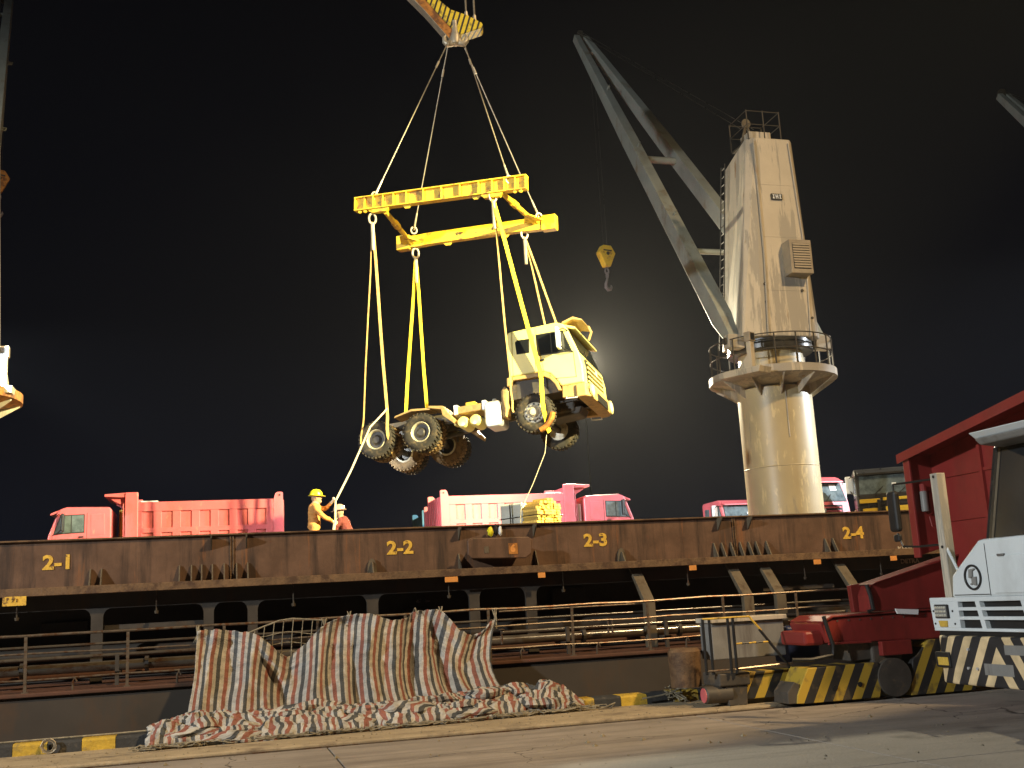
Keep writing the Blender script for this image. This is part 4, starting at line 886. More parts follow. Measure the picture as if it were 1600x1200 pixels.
# tag line from the man to the truck
tl = MB().path([(2.70, 25.15, 3.7), (2.66, 25.1, 3.62), (2.68, 25.12, 4.09), (2.74, 25.13, 4.2), (3.2, 26.3, 4.95), (3.75, 28.0, 5.9), (4.05, 28.9, 6.42), (4.55, 29.5, 6.95), (4.62, 29.52, 7.05)], .024, 7).build('tag_line', 'rope_white', None, smooth=True)
tag(tl, 'white tag line running from the orange worker up to the rear wheel', 'rope')
tl2 = MB().path([(2.66, 25.1, 3.64), (2.60, 25.1, 3.3), (2.55, 25.1, 2.9), (2.50, 25.1, 2.57)], .034, 7).build('rope_tail', 'rope_white', tl, smooth=True)
tg = MB().path([(8.55, 27.3, 6.2), (8.4, 27.2, 5.4), (8.0, 27.1, 4.6), (7.6, 27.0, 3.9), (7.5, 27.0, 2.6)], .009, 5).build('guide_rope', 'wire'); tag(tg, 'thin dark guide rope hanging from the truck to the timber stack', 'rope')

# ================================================================== PEOPLE
def person(name, label, loc, yaw, J, suit, hat, hatz, lean=0):
    m = MB()
    def limb(pts, rs):
        pts = [Vector(p) for p in pts]
        for a, b, r0, r1 in zip(pts[:-1], pts[1:], rs[:-1], rs[1:]):
            m.tube(a, b, r0, r1, 12); m.ball(b, r1, 12, 8)
        m.ball(pts[0], rs[0], 12, 8)
    limb(J['spine'], J['spine_r'])
    m.ball(J['chest'], .17, 14, 10, (.78, 1.08, 1.05)); m.ball(J['hip'], .165, 14, 10, (.85, 1.05, .9))
    for s in ('l', 'r'):
        limb(J['arm_' + s], [.075, .062, .055, .046, .034])
        limb(J['leg_' + s], [.095, .085, .068, .058, .05])
        f = Vector(J['leg_' + s][-1]); m.tube(f + Vector((-.05, 0, -.03)), f + Vector((.17, 0, -.045)), .05, .04, 10); m.ball(f + Vector((.17, 0, -.045)), .04)
        h = Vector(J['arm_' + s][-1]); d = (h - Vector(J['arm_' + s][-2])).normalized(); sd = d.cross(Vector((0, 0, 1))).normalized(); upv = sd.cross(d)
        m.tube(h, h + d * .08, .034, .038, 10)
        for k, ln in enumerate((.075, .085, .08, .062)):            # four fingers curled round the rope
            b0 = h + d * .085 + upv * (.030 - .02 * k); b1 = b0 + d * ln * .5 + sd * .018; b2 = b1 - d * .012 + sd * ln * .45
            m.tube(b0, b1, .0115, .0105, 6); m.tube(b1, b2, .0105, .009, 6)
        b0 = h + d * .03 + upv * .03; b1 = b0 + d * .04 + upv * .02 + sd * .02; m.tube(b0, b1, .013, .012, 6); m.tube(b1, b1 + d * .03 + sd * .02, .012, .010, 6)
    hc = Vector(J['head']); m.ball(hc, .105, 16, 12, (1.05, .82, 1.22)); m.tube(hc + Vector((-.01, 0, -.05)), Vector(J['neck']), .055, .062, 10)
    fx = Vector(J.get('face', (1, 0, 0)))
    m.tube(hc + fx * .095 + Vector((0, 0, .01)), hc + fx * .128 + Vector((0, 0, -.025)), .012, .017, 6)        # nose
    m.ball(hc + fx * .08 + Vector((0, 0, -.085)), .045, 10, 6)                                               # jaw
    sdv = fx.cross(Vector((0, 0, 1)))
    for s in (-1, 1): m.ball(hc + sdv * s * .088, .026, 8, 6, (.8, .5, 1.3))                                   # ears
    me = m.mesh(name, suit)
    tmp = bpy.data.objects.new('body_source', me)
    rm = tmp.modifiers.new('r', 'REMESH'); rm.mode = 'VOXEL'; rm.voxel_size = .011
    sm = tmp.modifiers.new('s', 'SMOOTH'); sm.iterations = 3; sm.factor = .5
    bm_ = evaluate(tmp); bpy.data.objects.remove(tmp)
    bm_.materials.clear()
    for k_ in (suit, 'skin', 'glove', 'black'): bm_.materials.append(MT[k_])
    hz = hc.z - .10
    hands = [Vector(J['arm_l'][-1]), Vector(J['arm_r'][-1])]; feet = [Vector(J['leg_l'][-1]), Vector(J['leg_r'][-1])]
    nv_ = len(bm_.vertices); co = np.empty(nv_ * 3, np.float32); no = np.empty(nv_ * 3, np.float32)
    bm_.vertices.foreach_get('co', co); bm_.vertex_normals.foreach_get('vector', no); co = co.reshape(-1, 3); no = no.reshape(-1, 3)
    for i_ in range(nv_):                                        # folds in the cloth
        c_ = Vector(co[i_])
        if (c_ - hc).length > .2 and min((c_ - h).length for h in hands) > .1:
            co[i_] += no[i_] * (.016 * noise.noise(Vector((c_.x * 9, c_.y * 9, c_.z * 15))))
    bm_.vertices.foreach_set('co', co.ravel()); bm_.update()
    for p in bm_.polygons:
        c_ = p.center; p.use_smooth = True
        if (c_ - hc).length < .175 and c_.z > hz - .05: p.material_index = 1
        elif min((c_ - h).length for h in hands) < .14 and min((c_ - (h + (h - Vector(a)).normalized() * .07)).length for h, a in zip(hands, (J['arm_l'][-2], J['arm_r'][-2]))) < .12: p.material_index = 2
        elif min((c_ - f).length for f in feet) < .16 and c_.z < min(f.z for f in feet) + .12: p.material_index = 3
    o = place(name, bm_, None, loc); o.rotation_euler = (0, 0, yaw); tag(o, label, 'person')
    hm = MB().lathe([(.165, -.012), (.17, -.004), (.137, .004), (.132, .05), (.11, .10), (.07, .133), (.02, .145), (.001, .146)], 22).build('helmet', hat, o, smooth=True)
    hm.location = hc + Vector((0, 0, .055)); hm.rotation_euler = (0, R(hatz), 0); hm.scale = (1.08, .92, 1)
    MB().prism([(.10, -.09), (.185, -.06), (.20, 0), (.185, .06), (.10, .09)], -.012, -.004, 'z').build('helmet_peak', hat, hm, bevel=.003)
    MB().box((-.02, -.012, .142), (.10, .012, .150)).build('helmet_ridge', hat, hm) if False else None
    for s in (-1, 1):
        e_ = MB().ball(hc + fx * .098 + sdv * s * .034 + Vector((0, 0, .022)), .013, 8, 6).build('eye', 'black', o)
    return o
JM = dict(spine=[(0, 0, .98), (0, 0, 1.16), (.02, 0, 1.38), (.03, 0, 1.48)], spine_r=[.145, .135, .15, .09], chest=(.01, 0, 1.32), hip=(0, 0, .98), neck=(.03, 0, 1.48), head=(.055, 0, 1.625), face=(1, 0, 0),
          arm_l=[(.02, .19, 1.42), (.16, .22, 1.40), (.26, .20, 1.39), (.34, .12, 1.45), (.42, .03, 1.53)], arm_r=[(.02, -.20, 1.42), (.12, -.25, 1.26), (.22, -.24, 1.17), (.33, -.14, 1.12), (.42, -.02, 1.07)],
          leg_l=[(0, .10, .92), (.03, .12, .70), (.05, .13, .50), (.0, .13, .28), (-.03, .13, .08)], leg_r=[(0, -.10, .92), (.02, -.12, .70), (.03, -.13, .50), (-.04, -.13, .28), (-.07, -.13, .08)])
person('person', 'worker in orange coveralls and yellow helmet pulling the white tag line', (2.19, 25.15, 2.55), R(-4), JM, 'coverall', 'helmet_yellow', 4)
JS = dict(spine=[(0, 0, .80), (.05, 0, .96), (.14, 0, 1.16), (.19, 0, 1.25)], spine_r=[.145, .14, .15, .09], chest=(.11, 0, 1.11), hip=(0, 0, .80), neck=(.19, 0, 1.25), head=(.24, 0, 1.40), face=(1, 0, 0),
          arm_l=[(.14, .19, 1.18), (.22, .24, 1.02), (.28, .24, .92), (.38, .18, .88), (.46, .10, .86)], arm_r=[(.14, -.20, 1.18), (.20, -.26, 1.02), (.26, -.27, .90), (.38, -.22, .86), (.48, -.14, .85)],
          leg_l=[(0, .10, .76), (.12, .13, .60), (.20, .14, .44), (.10, .14, .25), (.0, .14, .08)], leg_r=[(0, -.10, .76), (.12, -.13, .60), (.20, -.14, .44), (.10, -.14, .25), (.0, -.14, .08)])
person('person', 'stooping worker in dark red clothes and pale helmet behind the rope', (3.12, 26.4, 2.55), R(150), JS, 'coverall_dark', 'helmet_pale', 6)

# ================================================================== STRIPED TARPAULIN
def fbm(x, y, z=0.0, o=4):
    v = 0; a = .5; f = 1.0
    for i in range(o): v += a * noise.noise(Vector((x * f, y * f, z + 7.3 * i))); a *= .5; f *= 2.03
    return v
TX = [-.25, .05, .63, .88, 1.10, 1.42, 1.68, 2.09, 2.48, 2.65, 2.91, 3.04, 3.18, 3.61, 3.71, 3.86, 4.07, 4.29, 4.41, 4.53]
TZ = [1.45, 1.45, 1.36, 1.14, .93, 1.16, 1.44, 1.57, 1.56, 1.46, 1.43, 1.46, 1.57, 1.57, 1.44, 1.22, 1.11, 1.17, 1.33, 1.36]
TXS = np.linspace(-.25, 4.53, 240); TZS = np.interp(TXS, TX, TZ); TZS = np.convolve(np.pad(TZS, 8, mode='edge'), np.hanning(17) / np.hanning(17).sum(), 'valid')
PEAK = [.0, .45, 1.75, 2.1, 2.45, 3.18, 3.6, 4.5]
def grid_mesh(name, pts, uvs, nu, nv, m):
    fs = [(j * nu + i, j * nu + i + 1, (j + 1) * nu + i + 1, (j + 1) * nu + i) for j in range(nv - 1) for i in range(nu - 1)]
    me = bpy.data.meshes.new(name); me.from_pydata(pts, [], fs); me.materials.append(MT[m])
    ul = me.uv_layers.new(name='uv')
    vi = np.empty(len(me.loops), dtype=np.int32); me.loops.foreach_get('vertex_index', vi)
    ul.data.foreach_set('uv', np.array(uvs, dtype=np.float32)[vi].ravel())
    me.polygons.foreach_set('use_smooth', [True] * len(me.polygons)); me.update(); return me
tarp = thing('striped_tarpaulin', 'red, white and dark striped woven tarpaulin hung from the guard rail down over the kerb', 'tarpaulin', (2.1, 15.9, 0))
NU, NV = 330, 90; pts = []; uvs = []
for j in range(NV):
    v = j / (NV - 1)
    for i in range(NU):
        u = i / (NU - 1)
        xt = -.25 + 4.78 * u; zt = float(np.interp(xt, TXS, TZS)); zt += .022 * noise.noise(Vector((xt * 11, 0, 0))) + .014 * noise.noise(Vector((xt * 27, 3, 0)))
        xb = -.36 + 4.42 * u
        # folds run from the tied-up peaks and open out towards the foot
        pk = min(abs(xt - p) for p in PEAK)
        x = xt + (xb - xt) * v
        wv = u * 15 + .55 * fbm(u * 5, v * 1.1, 3.0) + .9 * (v - .5) * fbm(u * 7, .2, 9.0)
        big = noise.noise(Vector((u * 7.5 + .7 * fbm(u * 3, v * .9, 1.0), v * .5, 4.2)))
        fold = .5 * math.sin(2 * math.pi * wv) * (.55 + .45 * noise.noise(Vector((u * 6, v * .8, 2.2))))
        rid = 1 - abs(noise.noise(Vector((u * 15 + .5 * v, v * .8, 8.8)))) * 2.4
        env = .30 + .70 * math.sin(math.pi * min(1, v * .80 + .12))
        sharp = 0
        for uc, sl_, am in ((.13, -.03, .20), (.22, .16, .30), (.30, .10, .22), (.44, -.03, .22), (.505, .03, .30), (.62, -.02, .16), (.70, .02, .26), (.80, .08, .34), (.86, .10, .20), (.93, -.01, .15)):
            q_ = (u - uc - sl_ * (v - .3)) / .028
            sharp += am * math.exp(-q_ * q_) * min(1, v * 2.2) * (1 - .35 * v) - .6 * am * math.exp(-(q_ - 2.0) ** 2 / 2) * min(1, v * 2.0) * (1 - .35 * v)
        cre = abs(fbm(u * 18 + 2 * v, v * 5, 15.0, 2)) * .09 + abs(fbm(u * 8 - 3 * v, v * 3.2, 25.0, 2)) * .20
        d = env * (.30 * big + .07 * fold + .10 * rid) - 1.15 * sharp - cre + .010 * fbm(u * 36, v * 12, 5.0)
        sag = -.05 * math.sin(math.pi * v)
        y = 17.93 - .25 * v - 1.87 * (v ** 2.6) - d * .93
        z = zt + (.27 - zt) * v + sag * .4 + d * .30 * v
        x += .10 * env * noise.noise(Vector((u * 9, v * 1.0, 12.0))) * math.sin(math.pi * v)
        pts.append((x - 2.1, y - 15.9, z)); uvs.append((u * 6.05 + .03 * fbm(u * 3, v * 3, 6.0), v * 2.6))
me = grid_mesh('hanging_sheet', pts, uvs, NU, NV, 'tarp'); o = place('hanging_sheet', me, tarp)
so = o.modifiers.new('t', 'SOLIDIFY'); so.thickness = .006
# crumpled foot of the sheet over the kerb
PXt = [-.95, -.88, -.69, -.28, .54, 1.5, 2.63, 3.3, 3.88, 4.3, 4.79, 5.0, 5.12, 5.25]; PZ = [.05, .18, .29, .36, .31, .30, .28, .33, .39, .41, .42, .33, .22, .05]
NU, NV = 420, 64; pts = []; uvs = []
for j in range(NV):
    v = j / (NV - 1)
    for i in range(NU):
        u = i / (NU - 1); x = -.84 + 6.05 * u
        h = .88 * float(np.interp(x, PXt, PZ)); yf = float(np.interp(x, [-.9, 1.4, 3.1, 4.1, 5.3], [15.12, 15.22, 15.32, 15.50, 15.66]))
        yf += .07 * fbm(x * 1.7, 0, 2.0)
        yb = 16.22
        y = yb + (yf - yb) * v
        prof = min(1, (1 - v) * 2.6) ** .55 if v > .5 else 1.0
        cr = 1 - abs(fbm(x * 1.9, y * 4.0, 1.0, 3) * 2.6); cr2 = 1 - abs(fbm(x * 4.2 + 3, y * 6.5, 4.0, 2) * 2.2)
        n1 = fbm(x * 1.9, y * 4.2, 7.7)
        z = .035 + h * prof * (.62 + .42 * cr - .22 * (1 - cr2)) + .09 * n1 * prof + .05 * cr2 * (1 if v > .4 else .5)
        if j in (0,): z = .05
        if v > .985: z = .034 + .01 * abs(n1)
        y += .07 * fbm(x * 4, v * 5, 3.3); xx = x + .08 * fbm(x * 3.3, v * 6, 9.1)
        pts.append((xx - 2.1, y - 15.9, max(z, .031))); uvs.append((x * 1.25 + .30 * fbm(x * 1.4, v * 2.0, 2.9) + .10 * fbm(x * 6, v * 7, 1.2), v * 2 + 3))
me = grid_mesh('crumpled_foot', pts, uvs, NU, NV, 'tarp'); o = place('crumpled_foot', me, tarp)
so = o.modifiers.new('t', 'SOLIDIFY'); so.thickness = .006
# rumpled rags of sheet lying on the heap
rn = random.Random(21)
for q in range(20):
    xc = -.30 + 5.1 * ((q * .618) % 1.0); hh = float(np.interp(xc, PXt, PZ)); t_ = rn.random(); yf = float(np.interp(xc, [-.9, 1.4, 3.1, 4.1, 5.3], [15.16, 15.26, 15.36, 15.54, 15.70]))
    yc = yf + (16.0 - yf) * t_ * .8; zc = .05 + hh * .78 * min(1, t_ * 2.2) + rn.uniform(-.02, .04); ln = rn.uniform(.5, 1.2); an = rn.uniform(-.4, .4); r0 = rn.uniform(.06, .12); so_ = rn.uniform(0, 9)
    nu, nv = 40, 16; pts = []; uvs = []
    for j in range(nv):
        a = 2 * math.pi * j / (nv - 1)
        for i in range(nu):
            u = i / (nu - 1); l = (u - .5) * ln; en = max(.05, math.sin(math.pi * u)) ** .6; x = xc + l * math.cos(an); y = yc + l * math.sin(an) * .5
            r = r0 * en * (1 + 1.3 * fbm(x * 3.2, math.cos(a) * 1.1 + so_, math.sin(a) * 1.1 + q, 2))
            r = max(r, .008)
            pts.append((x - 2.1 - math.sin(an) * r * math.cos(a), y - 15.9 + r * 1.3 * math.cos(a), max(.031, zc + .05 * fbm(x * 2.5, q, 8) + r * math.sin(a))))
            uvs.append((so_ + (l * 1.5 if q % 3 else a * .09 + l * .5) + .2 * fbm(x * 3, a * .5, q + 3), a * .1))
    place('rumpled_fold', grid_mesh('rumpled_fold', pts, uvs, nu, nv, 'tarp'), tarp)
# tie-ups at the rail
for x, z in ((-.25, 1.45), (4.53, 1.38), (2.1, 1.57), (3.2, 1.57), (3.6, 1.57), (1.7, 1.45)):
    s = MB()
    for k_ in range(3):
        a = random.uniform(0, 6); s.path([(x - 2.1, 2.05, z - .06), (x - 2.1 + .03 * math.cos(a), 2.09, z + .04), (x - 2.1 + random.uniform(-.05, .05), 2.19, 1.53), (x - 2.1 + .03, 2.22, 1.45), (x - 2.1 + random.uniform(-.06, .06), 2.10, z - .18)], .009, 5)
    s.build('tie_rope', 'rope_dirty', tarp)
# cargo net: strung up behind the dip and trailing along the foot
net = thing('cargo_net', 'dirty rope cargo net strung on the rail and trailing along the foot of the tarpaulin', 'net', (2.1, 15.4, 0))
s = MB()
tops = [(.50, 1.36), (.75, 1.45), (1.0, 1.53), (1.2, 1.55), (1.4, 1.53), (1.75, 1.49)]
s.path([(x - 2.1, 2.62, z) for x, z in tops], .014, 6)
for x in np.arange(.62, 1.75, .15):
    zt = float(np.interp(x, [p[0] for p in tops], [p[1] for p in tops])); s.path([(x - 2.1, 2.62, zt), (x - 2.1 - .03, 2.60, zt - .25), (x - 2.1 - .05, 2.58, .95)], .007, 5)
for z in (1.32, 1.16, 1.02): s.path([(x - 2.1, 2.61, z + .03 * math.sin(x * 7)) for x in np.arange(.6, 1.8, .1)], .007, 5)
s.build('hung_mesh', 'rope_dirty', net)
s = MB(); rnd = random.Random(3)
for k_ in range(150):
    x = rnd.uniform(-.9, 5.5); yf = float(np.interp(x, [-.9, 1.4, 3.1, 4.1, 5.6], [15.10, 15.20, 15.30, 15.46, 15.60])); r = rnd.uniform(.05, .13); n_ = 9; a0 = rnd.uniform(0, 6.3); sp_ = rnd.uniform(2.5, 6)
    s.path([(x - 2.1 + r * 1.5 * math.cos(a0 + sp_ * t_ / n_) + .02 * t_ * rnd.uniform(-1, 1), yf - 15.4 + rnd.uniform(-.01, .01) + r * .55 * math.sin(a0 + sp_ * t_ / n_), .042 + .055 * abs(math.sin(a0 + t_ * .8)) * rnd.uniform(.4, 1.2)) for t_ in range(n_)], rnd.uniform(.006, .010), 5)
s.build('trailing_mesh', 'rope_dirty', net)
# grit and scraps on the quay
rg = random.Random(5); s = MB()
for k_ in range(420):
    x = rg.uniform(-3, 9); y = rg.uniform(14.4, 15.7) if k_ % 3 else rg.uniform(9.5, 14); r = rg.uniform(.006, .022) if k_ % 12 else rg.uniform(.02, .05); z = .03 if y > 14.35 else .002
    c_ = Vector((x, y, z)); s.add([c_ + Vector((r, 0, 0)), c_ + Vector((-r * .6, r * .8, 0)), c_ + Vector((-r * .5, -r, 0)), c_ + Vector((0, 0, r * .7))], [(0, 1, 3), (1, 2, 3), (2, 0, 3), (0, 2, 1)])
o = s.build('debris', 'rope_dirty'); o['kind'] = 'stuff'; o['label'] = 'scattered grit and small scraps on the quay concrete'
# odds and ends along the kerb
s = MB(); rnd = random.Random(9)
for k_ in range(7):
    r = rnd.uniform(.06, .10); s.path([(r * math.cos(a) + rnd.uniform(-.01, .01), -.02 * k_ / 7, r * math.sin(a) + .10) for a in np.linspace(0, 2 * math.pi, 15)[:-1]], .006, 5, True)
tag(s.build('wire_coil', 'wire', None, loc=(-2.05, 15.70, .03)), 'small coil of wire leaning on the black kerb block at lower left', 'wire coil')
s = MB()
for k_ in range(16):
    p = Vector((0, 0, .17)); q_ = [p]
    for t_ in range(6): p = p + Vector((rnd.uniform(-.07, .07), rnd.uniform(-.04, .02), rnd.uniform(-.05, .03))); q_.append(Vector((p.x, min(p.y, .1), max(p.z, .03))))
    s.path(q_, .011, 5)
s.path([(-.5, -.02, .10), (-.2, -.03, .13), (.1, -.01, .19), (.5, .15, .21), (.9, .2, .20)], .012, 5)
tag(s.build('rope_knot', 'rope_dirty', None, loc=(6.62, 15.68, .02)), 'frayed knot of mooring rope lying over the striped kerb', 'rope')
tag(MB().path([(-5, 0, .20), (-2, -.01, .192), (0, 0, .196), (1.5, .01, .21)], .014, 6).build('kerb_cable', 'rope_dirty', None, loc=(-1.2, 15.95, 0)), 'grey cable lying along the top of the kerb at lower left', 'cable')

# ================================================================== TERMINAL TRACTOR (nose towards -X)
tt = thing('terminal_tractor', 'white terminal tractor with striped bumper, partly in view at the right edge', 'tractor', (8.0, 9.9, 0))
def P(y, z): return (y - 9.9, z)
def face(poly, x0, x1, name, m, par, bevel=0): return MB().prism([P(*p) for p in poly], x0, x1, 'x').build(name, m, par, bevel=bevel)
m = bpy.data.materials.new('stripe_bumper'); m.use_nodes = True; n = m.node_tree; L = n.links; b = n.nodes['Principled BSDF']
t_ = n.nodes.new('ShaderNodeTexCoord'); sxy = n.nodes.new('ShaderNodeSeparateXYZ'); L.new(t_.outputs['Object'], sxy.inputs[0])
ab = n.nodes.new('ShaderNodeMath'); ab.operation = 'ABSOLUTE'; sh_ = n.nodes.new('ShaderNodeMath'); sh_.operation = 'SUBTRACT'; sh_.inputs[1].default_value = .17; L.new(sxy.outputs['Y'], sh_.inputs[0]); L.new(sh_.outputs[0], ab.inputs[0])
ma = n.nodes.new('ShaderNodeMath'); ma.operation = 'MULTIPLY_ADD'; L.new(sxy.outputs['Z'], ma.inputs[0]); ma.inputs[1].default_value = .62; L.new(ab.outputs[0], ma.inputs[2])
dv = n.nodes.new('ShaderNodeMath'); dv.operation = 'MULTIPLY_ADD'; dv.inputs[1].default_value = 1 / .285; dv.inputs[2].default_value = .05; L.new(ma.outputs[0], dv.inputs[0])
fr = n.nodes.new('ShaderNodeMath'); fr.operation = 'FRACT'; L.new(dv.outputs[0], fr.inputs[0]); gt = n.nodes.new('ShaderNodeMath'); gt.operation = 'GREATER_THAN'; gt.inputs[1].default_value = .52; L.new(fr.outputs[0], gt.inputs[0])
mx = n.nodes.new('ShaderNodeMix'); mx.data_type = 'RGBA'; mx.inputs[6].default_value = (.022, .022, .024, 1); mx.inputs[7].default_value = (.66, .50, .28, 1); L.new(gt.outputs[0], mx.inputs[0])
nz = n.nodes.new('ShaderNodeTexNoise'); nz.inputs['Scale'].default_value = 6; nz.inputs['Detail'].default_value = 8; L.new(t_.outputs['Object'], nz.inputs['Vector'])
mr = n.nodes.new('ShaderNodeMapRange'); mr.inputs[1].default_value = .35; mr.inputs[2].default_value = .75; mr.inputs[3].default_value = 1.1; mr.inputs[4].default_value = .65; L.new(nz.outputs['Fac'], mr.inputs[0])
vs_ = n.nodes.new('ShaderNodeVectorMath'); vs_.operation = 'SCALE'; L.new(mx.outputs[2], vs_.inputs[0]); L.new(mr.outputs[0], vs_.inputs['Scale']); L.new(vs_.outputs[0], b.inputs['Base Color']); b.inputs['Roughness'].default_value = .5
MT['stripe_bumper'] = m
# upper front panel built of bars round the dark grille
core = face([(8.66, 1.06), (11.14, 1.06), (11.14, 1.41), (8.66, 1.41)], .05, .30, 'grille_core', 'black', tt)
def bar(y0, y1, z0, z1, sk=0.0): return face([(y0, z0), (y1, z0), (y1 + sk, z1), (y0 + sk, z1)], -.01, .055, 'front_panel', 'white_paint', tt, .008)
bar(8.65, 11.16, 1.37, 1.42); bar(8.65, 11.13, 1.05, 1.085)
face([(10.66, 1.083), (11.13, 1.083), (11.155, 1.372), (10.66, 1.372)], -.012, .055, 'lamp_panel', 'white_paint', tt, .006)
for z in (1.175, 1.275): face([(8.66, z), (10.67, z), (10.67, z + .035), (8.66, z + .035)], -.008, .055, 'grille_bar', 'white_paint', tt)
for y in (10.27, 9.56, 8.95): face([(y - .04, 1.083), (y + .03, 1.083), (y + .10, 1.372), (y + .03, 1.372)], -.0095, .05, 'grille_strut', 'white_paint', tt)
hl = face([(10.815, 1.19), (11.06, 1.19), (11.065, 1.345), (10.82, 1.345)], -.035, -.010, 'headlight', 'black', tt, .012)
face([(10.835, 1.205), (11.045, 1.205), (11.045, 1.33), (10.838, 1.33)], -.042, -.034, 'lens', 'grey_paint', hl)
for i in range(5):
    for j in range(3):
        MB().lathe([(.015, 0), (.012, .012), (.003, .015)], 8, Matrix.Translation((-.042, P(10.86 + i * .04, 0)[0], 1.225 + j * .042)) @ Matrix.Rotation(R(-90), 4, 'Y')).build('led', 'lamp_glass', hl)
for i in range(5): pass
face([(10.87, 1.095), (11.0, 1.095), (11.02, 1.165), (10.865, 1.165)], -.028, -.010, 'indicator', 'amber', tt, .006)
for y, z in ((11.10, 1.27), (11.09, 1.13), (10.76, 1.27), (10.74, 1.13)): MB().tube((-.02, P(y, 0)[0], z), (-.01, P(y, 0)[0], z), .012, n=8).build('bolt', 'black', tt)
# lower bumper
bq = MB().prism([(.0, -1.05), (-.05, -.9), (-.05, .9), (.0, 1.18), (.14, 1.27), (.40, 1.27), (.40, -1.27), (.14, -1.25)], .475, 1.0, 'z').build('bumper', 'stripe_bumper', tt, bevel=.02)
fb_ = face([(10.85, .65), (11.11, .65), (11.12, .82), (10.86, .82)], -.06, .06, 'bumper_lamp', 'black', tt, .015)
face([(10.875, .675), (11.06, .675), (11.065, .765), (10.88, .765)], -.068, -.058, 'lamp_lens', 'amber', fb_, .005)
face([(9.85, .60), (10.30, .60), (10.30, .72), (9.85, .72)], -.052, -.03, 'reflector_plate', 'grey_paint', tt); face([(9.55, .82), (9.95, .82), (9.95, .92), (9.55, .92)], -.052, -.03, 'reflector_plate', 'grey_paint', tt)
for y, z in ((10.52, .86), (10.55, .66), (10.40, .66)): MB().tube((-.07, P(y, 0)[0], z), (-.04, P(y, 0)[0], z), .016, n=8).build('bolt', 'alloy', tt)
face([(8.72, 1.0), (11.10, 1.0), (11.10, 1.052), (8.72, 1.052)], .03, .4, 'bumper_gap', 'black', tt)
# hood beside the cab
face([(10.76, 1.415), (10.72, 1.66), (10.21, 2.02), (10.14, 2.03), (8.65, 2.03), (8.65, 1.415)], .0, 1.55, 'hood', 'white_paint', tt, .03)
face([(8.72, 1.45), (10.03, 1.45), (10.03, 1.845), (8.72, 1.845)], -.012, .01, 'front_hatch', 'white_paint', tt, .008)
for y_, z0_, z1_ in ((10.10, 1.43, 1.98), (8.70, 1.43, 1.86)): face([(y_, z0_), (y_ + .008, z0_), (y_ + .008, z1_), (y_, z1_)], -.004, .02, 'panel_gap', 'black', tt)
face([(10.12, 1.44), (10.70, 1.44), (10.70, 1.448), (10.12, 1.448)], -.004, .02, 'panel_gap', 'black', tt)
for y_ in (9.0, 9.8): face([(y_, 1.835), (y_ + .10, 1.835), (y_ + .10, 1.86), (y_, 1.86)], -.03, .0, 'hatch_hinge', 'grey_paint', tt, .004)
# round emblem
em_ = MB().lathe([(.118, 0), (.118, .018), (.138, .018), (.138, 0)], 36, Matrix.Translation((-.018, P(10.35, 0)[0], 1.63)) @ Matrix.Rotation(R(90), 4, 'Y'), closed=True).build('emblem', 'black', tt)
face([(10.41, 1.625), (10.35, 1.625), (10.34, 1.70), (10.30, 1.715), (10.31, 1.725), (10.395, 1.715)], -.02, .0, 'emblem_bar', 'grey_paint', em_)
face([(10.365, 1.635), (10.29, 1.635), (10.295, 1.545), (10.335, 1.545), (10.34, 1.56), (10.39, 1.55), (10.395, 1.56), (10.365, 1.57)], -.02, .0, 'emblem_bar', 'grey_paint', em_)
# cab with raked screen
prof = [(.06, 2.0), (.33, 3.06), (1.45, 3.08), (1.50, 2.0)]
cb_ = MB().prism(prof, P(8.75, 0)[0], P(10.15, 0)[0], 'y').build('cab_shell', 'white_paint', tt, bevel=.03)
wq = lambda o_, z0, z1, ya, yb: [(.06 + (z0 - 2.0) * .2547 + o_, P(ya, 0)[0], z0), (.06 + (z0 - 2.0) * .2547 + o_, P(yb, 0)[0], z0), (.06 + (z1 - 2.0) * .2547 + o_, P(yb, 0)[0], z1), (.06 + (z1 - 2.0) * .2547 + o_, P(ya, 0)[0], z1)]
MB().hull8(wq(.02, 1.87, 3.02, 8.78, 10.13), wq(-.012, 1.87, 3.02, 8.78, 10.13)).build('screen_seal', 'black', cb_)
MB().hull8(wq(.0, 1.93, 2.97, 8.83, 10.08), wq(-.02, 1.93, 2.97, 8.83, 10.08)).build('windscreen', 'glass', cb_)
MB().hull8(wq(-.021, 1.95, 2.99, 9.99, 10.025), wq(-.028, 1.95, 2.99, 9.99, 10.025)).build('screen_strip', 'stay_steel', cb_)
MB().path([(.10, P(9.75, 0)[0], 2.0), (.14, P(9.5, 0)[0], 2.12), (.13, P(9.3, 0)[0], 2.10)], .014, 6).build('wiper', 'alloy', cb_)
rf = MB().hull8([(.0, P(8.6, 0)[0], 3.10), (.0, P(10.02, 0)[0], 3.10), (1.6, P(10.08, 0)[0], 3.10), (1.6, P(8.6, 0)[0], 3.10)], [(-.08, P(8.6, 0)[0], 3.17), (-.08, P(10.03, 0)[0], 3.17), (1.6, P(10.1, 0)[0], 3.22), (1.6, P(8.6, 0)[0], 3.22)]).build('roof', 'white_paint', tt, bevel=.015)
MB().hull8([(.02, P(9.2, 0)[0], 3.03), (.02, P(9.98, 0)[0], 3.03), (.34, P(10.0, 0)[0], 3.0), (.34, P(9.2, 0)[0], 3.0)], [(-.04, P(9.2, 0)[0], 3.098), (-.04, P(10.0, 0)[0], 3.098), (.36, P(10.02, 0)[0], 3.098), (.36, P(9.2, 0)[0], 3.098)]).build('roof_lining', 'grey_paint', rf, bevel=.02)
